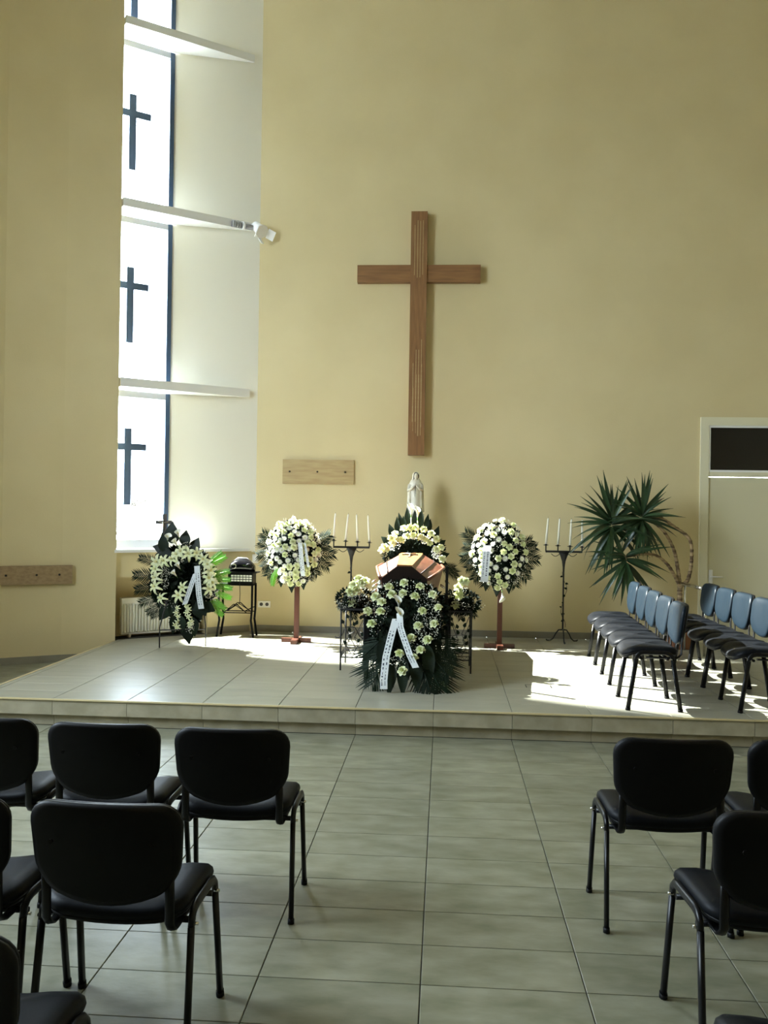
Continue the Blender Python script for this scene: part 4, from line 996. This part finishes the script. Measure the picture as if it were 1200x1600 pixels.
table_flowers('flower arrangement of four pale roses on the right plant stand', .17, 8.62, .80, ((722,908),(716,919),(717,931),(712,946),(727,909)), 52, 1)

# ------------------------------------------------------------------ standing wreath on the left
WY = 9.70
lt = Vector((0, -1, .12)).normalized()
def lw(x, y, Y=WY-.06): return onY(230+x/8.425, 810+y/8.425, Y)
def lp(px, py, Y=WY-.06): return onY(px, py, Y)
cc = lp(288, 905, WY)
r = thing('standing_wreath', 'tall wreath of white lilies and big dark leaves on an iron stand by the window', 'wreath', (cc.x, WY, ZS))
rr = random.Random(61)
pad(r, lp(288, 908, WY+.02), (.32, .08, .33), seed=12); filler(r, lp(287, 908, WY), (.35, .10, .365), 2200, 62, size=(.04, .08))
pad(r, lp(290, 965, WY+.02), (.13, .05, .16), seed=13); filler(r, lp(290, 960, WY), (.14, .06, .18), 700, 63, size=(.04, .08))
for i, (tx, ty, bx, by, wd) in enumerate(((320,45,320,330,.42),(365,120,335,330,.34),(195,190,225,450,.30),(505,158,490,360,.34),(668,255,590,450,.34),(65,365,300,430,.34),(95,480,320,440,.30),(130,520,330,470,.3),(145,1340,290,1160,.34),(885,1220,720,1130,.34),(250,1300,330,1130,.3),(780,1190,640,1100,.3),(330,1530,380,1250,.3),(545,1660,520,1330,.42),(620,1560,600,1300,.32),(440,1520,450,1280,.3),(700,1330,640,1100,.4),(760,1290,700,1100,.34),(330,1330,360,1100,.34))):
    b, t = lw(bx, by, WY-.10-.012*(i % 4)), lw(tx, ty, WY-.11-.012*(i % 4)); inst(LEAF, 'leaf', r, frame(b, t-b, (rr.uniform(-.3, .3), -1, .1), (t-b).length/.26, wd*1.2/.26))
for k in range(34):
    a = rr.uniform(0, 2*PI); q = math.sqrt(rr.random()); b = lp(288+42*q*math.cos(a), 905+58*q*math.sin(a), WY-.09); a2 = rr.uniform(0, 2*PI)
    inst(LEAF, 'leaf', r, frame(b, (math.cos(a2), -.25, math.sin(a2)), (0, -1, 0), rr.uniform(.5, .75)))
for (px, py, tx, ty) in ((250,880,222,872),(250,900,214,898),(250,915,216,920),(252,930,222,940),(255,945,232,955),(256,955,238,962)):
    b, t = lp(px, py), lp(tx, ty); inst(PALM[0], 'palm_frond', r, frame(b, t-b, (0, -1, .2), (t-b).length/.34*1.15))
for (px, py, tx, ty) in ((322,885,344,872),(328,900,350,893),(332,905,352,905),(334,915,355,918),(334,925,354,932),(332,935,347,948),(328,945,343,958),(320,940,340,945),(326,880,340,866)):
    b, t = lp(px, py, WY-.04), lp(tx, ty, WY-.08); inst(FERN, 'fern_frond', r, frame(b, t-b, (0, -1, .2), (t-b).length/.20*1.1))
for i, (x, y) in enumerate(((130,570),(110,670),(115,780),(110,900),(190,1050),(225,560),(330,540),(450,430),(390,480),(540,470),(650,460),(740,535),(800,610),(825,690),(820,790),(860,850),(810,930),(415,1020),(475,905))):
    stick(r, LILY, 'lily', lw(x, y, WY-.15), (rr.uniform(-.35, .35)+(x-450)/1400, -1, rr.uniform(0, .5)), rr.uniform(.95, 1.15), rr.random()*6)
for (x, y) in ((385, 740), (430, 640), (390, 330), (270, 265), (415, 215)): stick(r, CALLA, 'calla', lw(x, y+20, WY-.14), (rr.uniform(-.3, .3), -.7, .6), .95)
for i, (x, y) in enumerate(((400,1180),(520,1150),(540,1190),(380,1240),(520,1240),(410,1290),(410,1360),(400,1430),(545,1290),(580,1360),(370,1400),(560,1410),(500,390))):
    stick(r, LILY, 'lily', lw(x, y, WY-.13), (rr.uniform(-.5, .5), -1, rr.uniform(-.3, .5)), rr.uniform(.45, .6), rr.random()*6)
g = G()
for (zx, zy, rx, ry, n_) in ((235, 760, 60, 180, 170), (450, 520, 60, 60, 60), (850, 1000, 100, 90, 90), (560, 1430, 60, 90, 50), (720, 780, 40, 120, 40), (520, 350, 60, 40, 50), (270, 1130, 120, 50, 40)):
    for _ in range(n_):
        a = rr.uniform(0, 2*PI); q = math.sqrt(rr.random()); g.ico(tuple(lw(zx+rx*q*math.cos(a), zy+ry*q*math.sin(a), rr.uniform(WY-.16, WY-.12))), rr.uniform(.003, .0055))
o = g.build('baby_breath', 'breath', r); o['kind'] = 'stuff'
ribbon(r, [lw(655, 625, WY-.19), lw(665, 800, WY-.20), lw(680, 1000, WY-.20), lw(712, 1190, WY-.19)], .062, (1, 0, .1), seed=7)
ribbon(r, [lw(640, 720, WY-.18), lw(590, 850, WY-.19), lw(540, 1000, WY-.19), lw(495, 1130, WY-.18)], .062, (1, 0, .3), seed=8)
# iron stand
b1, b2 = onZ(249, 1012, ZS), onZ(321, 1010, ZS)
g = G(); g.tube([b1, Vector((b1.x, b1.y, ZS+.22)), Vector((b1.x+.05, b1.y+.0, ZS+.42)), Vector((b1.x+.10, WY+.05, .95))], .007, 6)
g.tube([b2, Vector((b2.x, b2.y, ZS+.22)), Vector((b2.x-.03, b2.y, ZS+.42)), Vector((b2.x-.08, WY+.05, .95))], .007, 6)
g.tube([Vector((b1.x, b1.y, ZS+.19)), Vector((b2.x, b2.y, ZS+.19))], .006, 6)
g.tube([Vector(((b1.x+b2.x)/2, 9.86, ZS)), Vector(((b1.x+b2.x)/2, WY+.06, .95))], .007, 6)
g.build('stand_wire', 'iron', r)
# crucifix above the wreath
p = lp(256, 806, WY+.03); q = lp(257, 850, WY+.03)
r2_ = thing('grave_cross', 'small dark wooden crucifix rising above the lily wreath', 'crucifix', (q.x, q.y, q.z-.1))
g = G(); g.box((q.x-.021, q.y-.009, q.z-.25), (q.x+.021, q.y+.009, p.z+.02)); g.build('upright', 'dark_paint', r2_)
a_ = lp(256, 816, WY+.03); g = G(); g.box((a_.x-.09, a_.y-.008, a_.z-.019), (a_.x+.09, a_.y+.008, a_.z+.019)); g.build('cross_arm', 'dark_paint', r2_)
g = G(); g.tube([(a_.x, a_.y-.016, a_.z-.11), (a_.x, a_.y-.018, a_.z-.03), (a_.x, a_.y-.018, a_.z+.012)], [.006, .010, .007], 6); g.tube([(a_.x-.06, a_.y-.013, a_.z+.008), (a_.x, a_.y-.018, a_.z-.008), (a_.x+.06, a_.y-.013, a_.z+.008)], .005, 5); g.ico((a_.x, a_.y-.018, a_.z+.022), .010)
g.build('corpus', 'silver', r2_)

# ------------------------------------------------------------------ iron table with player
tx0, tx1, ty0, ty1 = -2.66, -2.26, 10.42, 10.62
tz = onY(372, 912, 10.45).z
r = thing('iron_table', 'small black iron side table with curved legs, in the corner left of the spray', 'table', ((tx0+tx1)/2, 10.52, ZS))
g = G(); g.box((tx0-.01, ty0-.01, tz-.02), (tx1+.01, ty1+.01, tz)); g.build('tabletop', 'matt_black', r)
for x, s in ((tx0, -1), (tx1, 1)):
    for y, s2 in ((ty0, -1), (ty1, 1)):
        g = G(); g.tube([(x+s*.02, y, ZS), (x+s*.005, y, ZS+.10), (x-s*.01, y, ZS+.20), (x, y, ZS+.32), (x, y, tz-.02)], .013, 8); g.build('leg', 'matt_black', r)
zr = onY(372, 957, 10.45).z
for y in (ty0, ty1):
    g = G(); g.tube([(tx0, y, zr), (tx1, y, zr)], .006, 6)
    m_ = (tx0+tx1)/2
    g.tube([(tx0, y, zr+.05), (tx0+.09, y, zr+.02), (m_-.02, y, zr+.10), (m_+.02, y, zr+.10), (tx1-.09, y, zr+.02), (tx1, y, zr+.06)], .006, 5)
    g.tube([(tx0+.06, y, zr), (m_, y, zr+.09), (tx1-.06, y, zr)], .005, 5)
    g.build('stretcher', 'matt_black', r)
zb2 = onY(372, 895, 10.45).z
r = thing('speaker_box', 'black box speaker with a pale gridded front on the iron table', 'speaker', ((tx0+tx1)/2, 10.5, tz))
xa, xb = onY(356, 900, 10.42).x, onY(395, 900, 10.42).x
g = G(); g.box((xa, 10.42, tz), (xb, 10.61, zb2)); g.build('housing', 'black_plastic', r)
g = G(); nx_, nz_ = 7, 3; gx0, gx1, gz0, gz1 = xa+.035, xb-.01, tz+.025, zb2-.02
for i in range(nx_):
    for j in range(nz_):
        wx, wz = (gx1-gx0)/nx_, (gz1-gz0)/nz_; g.box((gx0+wx*i+.005, 10.415, gz0+wz*j+.005), (gx0+wx*(i+1)-.003, 10.42, gz0+wz*(j+1)-.004))
g.build('grille', 'white_square', r)
g = G(); g.box((xa-.05, 10.41, zb2), (xb+.05, 10.62, zb2+.012)); g.build('tray', 'black_plastic', r)
g = G(); g.tube([((xa+xb)/2, 10.414, tz+.03), ((xa+xb)/2, 10.40, tz+.005), ((xa+xb)/2+.005, 10.398, tz-.12), ((xa+xb)/2, 10.40, zr+.1)], .004, 5); g.build('cable', 'black_plastic', r)
px0, px1 = xa+.005, xb+.005; z0 = zb2+.012; z1 = onY(375, 873, 10.45).z
r = thing('portable_stereo', 'rounded shiny black portable stereo lying on the speaker box', 'stereo', ((px0+px1)/2, 10.5, z0))
g = G(); rings = []
for i in range(9):
    u = i/8; x = px0+(px1-px0)*u; h = (z1-z0)*(.55+.45*math.sin(PI*(.12+.8*u)))*(1 if 0 < i < 8 else .75); dpt = .085 if 0 < i < 8 else .06
    rings.append([(x, 10.50+dpt*(1 if abs(a) > 1e9 else math.cos(a))*1.0, z0+h*.5+h*.5*math.sin(a)) for a in [2*PI*j/14 for j in range(14)]])
g.loft(rings); g.build('body', 'dark_glass', r)
for x, rad in ((px0+.06, .036), (px1-.06, .033)):
    g = G(); M = Matrix.Translation((x, 10.425, z0+(z1-z0)*.45)) @ Matrix.Rotation(PI/2+.25, 4, 'X'); g.lathe([(rad, -.01), (rad, .006), (rad*.85, .010), (rad*.4, .002), (.002, .004)], 16, M=M); g.build('loudspeaker', 'silver' if x < (px0+px1)/2 else 'black_plastic', r)
g = G(); g.tube([(px0+.05, 10.50, z1-.03), (px0+.10, 10.49, z1+.005), (px1-.10, 10.49, z1+.005), (px1-.05, 10.50, z1-.03)], .008, 8); g.build('carry_handle', 'grey_metal', r)

# ------------------------------------------------------------------ yucca
yb = onY(1062, 940, 10.45); yx, yy = yb.x, 10.45
pot = thing('yucca', 'tall yucca with three drooping leaf heads on bent bare stems, by the door', 'plant', (yx, yy, ZS))
g = G(); g.lathe([(.15, 0), (.16, .02), (.19, .28), (.205, .285), (.205, .33), (.18, .33), (.17, .30), (.01, .30)], 24, c=(yx, yy, ZS)); pt = g.build('pot', 'pot_terracotta', pot)
g = G(); g.lathe([(.168, .26), (.17, .30), (.01, .305)], 20, c=(yx, yy, ZS)); g.build('soil', 'soil', pt)
def yk(x, y, dy=0): return onY(890+x/5.4545, 740+y/5.4545, yy+dy)
def trunk(pts, rads, seed):
    rr = random.Random(seed); P = [Vector(p) for p in pts]; out = []; rr_ = []
    for i in range(len(P)-1):
        p0 = P[max(0, i-1)]; p1 = P[i]; p2 = P[i+1]; p3 = P[min(len(P)-1, i+2)]
        for k in range(8):
            t = k/8; q = .5*((2*p1)+(-p0+p2)*t+(2*p0-5*p1+4*p2-p3)*t*t+(-p0+3*p1-3*p2+p3)*t**3); out.append(q); rr_.append((rads[i]*(1-t)+rads[i+1]*t)*(1.12 if k % 2 else .9))
    out.append(P[-1]); rr_.append(rads[-1]); g = G(); g.tube(out, rr_, 8); return g.build('trunk', 'bark', pot)
base = Vector((yx, yy, ZS+.29)); fk = yk(940, 960)
trunk([base, yb, fk], [.035, .030, .030], 1)
trunk([fk, yk(920, 800), yk(885, 640), yk(800, 490, -.02), yk(690, 400, -.05), yk(620, 360, -.08)], [.024, .021, .019, .016, .015, .013], 2)
trunk([fk, yk(1010, 900), yk(1040, 720), yk(1022, 560), yk(900, 460, .02), yk(770, 375, .04), yk(690, 380, .03), yk(500, 400, .0), yk(370, 420, -.02)], [.024, .022, .02, .02, .019, .018, .016, .014, .012], 3)
trunk([fk, yk(900, 880, -.03), yk(830, 770, -.06), yk(730, 695, -.1), yk(600, 690, -.12), yk(480, 710, -.14)], [.022, .019, .017, .015, .014, .012], 4)
YL = [leaf_mesh('leaf', .46, .045, 'leaf_yucca', droop=dr, rows=8, fold=.35, pw=.62) for dr in (.12, .35, .65)]
def crown(c, n, seed, up_, spread, Ls=(.85, 1.15)):
    rr = random.Random(seed)
    for i in range(n):
        a = i*2.399963+rr.uniform(-.3, .3); el = up_+(i/n)*spread+rr.uniform(-.15, .15); el = min(1.4, max(-1.45, el))
        d = Vector((math.cos(a)*math.cos(el), math.sin(a)*math.cos(el)*.55, math.sin(el)))
        if d.y > 0: d.y *= .7
        me = YL[0] if el > .7 or el < -.9 else (YL[1] if el > .1 else YL[rr.choice((0, 1, 2))])
        inst(me, 'leaf', pot, frame(c-Vector((0, 0, .12*(i/n))), d, Vector((0, -.75, .65)) if abs(d.z) < .9 else Vector((0, -1, .1)), rr.uniform(*Ls)))
crown(yk(360, 400, -.05), 58, 71, 1.35, -2.6, (.9, 1.3))
crown(yk(615, 340, -.10), 56, 72, 1.35, -2.6, (.8, 1.1))
crown(yk(480, 700, -.16), 44, 73, .5, -1.9, (.8, 1.12))

# ------------------------------------------------------------------ handrail by the door
r0 = onY(1066, 912, 10.35); r1_ = onY(1106, 921.5, 9.80)
hr_ = thing('handrail', 'short chrome handrail behind the right row of chairs near the door', 'handrail', (r0.x, 10.1, ZS))
g = G(); g.tube([r0, r1_], .02, 10); g.build('rail', 'chrome', hr_)
for t in (.12, .9):
    p = r0.lerp(r1_, t); g = G(); g.tube([(p.x, p.y, ZS), (p.x, p.y, p.z-.015)], .014, 10); g.build('post', 'chrome', hr_)

# ------------------------------------------------------------------ floor box in the stage
a, b = onZ(820, 1070, ZS), onZ(860, 1071, ZS)
fx0, fx1, fy1_ = a.x, b.x, (a.y+b.y)/2; fy0_ = fy1_-.26
r = thing('floor_box', 'flush floor socket box with dark outline set in stage tiles', 'floor box', ((fx0+fx1)/2, fy1_-.13, ZS))
g = G(); z0, z1 = ZS+.0003, ZS+.003; t_ = .008
g.box((fx0, fy1_-t_, z0), (fx1, fy1_, z1)); g.box((fx0, fy1_-.12, z0), (fx0+t_, fy1_-t_, z1)); g.box((fx1-t_, fy1_-.12, z0), (fx1, fy1_-t_, z1)); g.build('frame', 'black_metal', r)
g = G(); g.box((fx0+t_, fy0_+t_, z0), (fx1-t_, fy1_-t_, z0+.0015)); g.build('cover', 'stage_tile', r)

for o in bpy.data.objects:
    if '_o' in o: del o['_o']
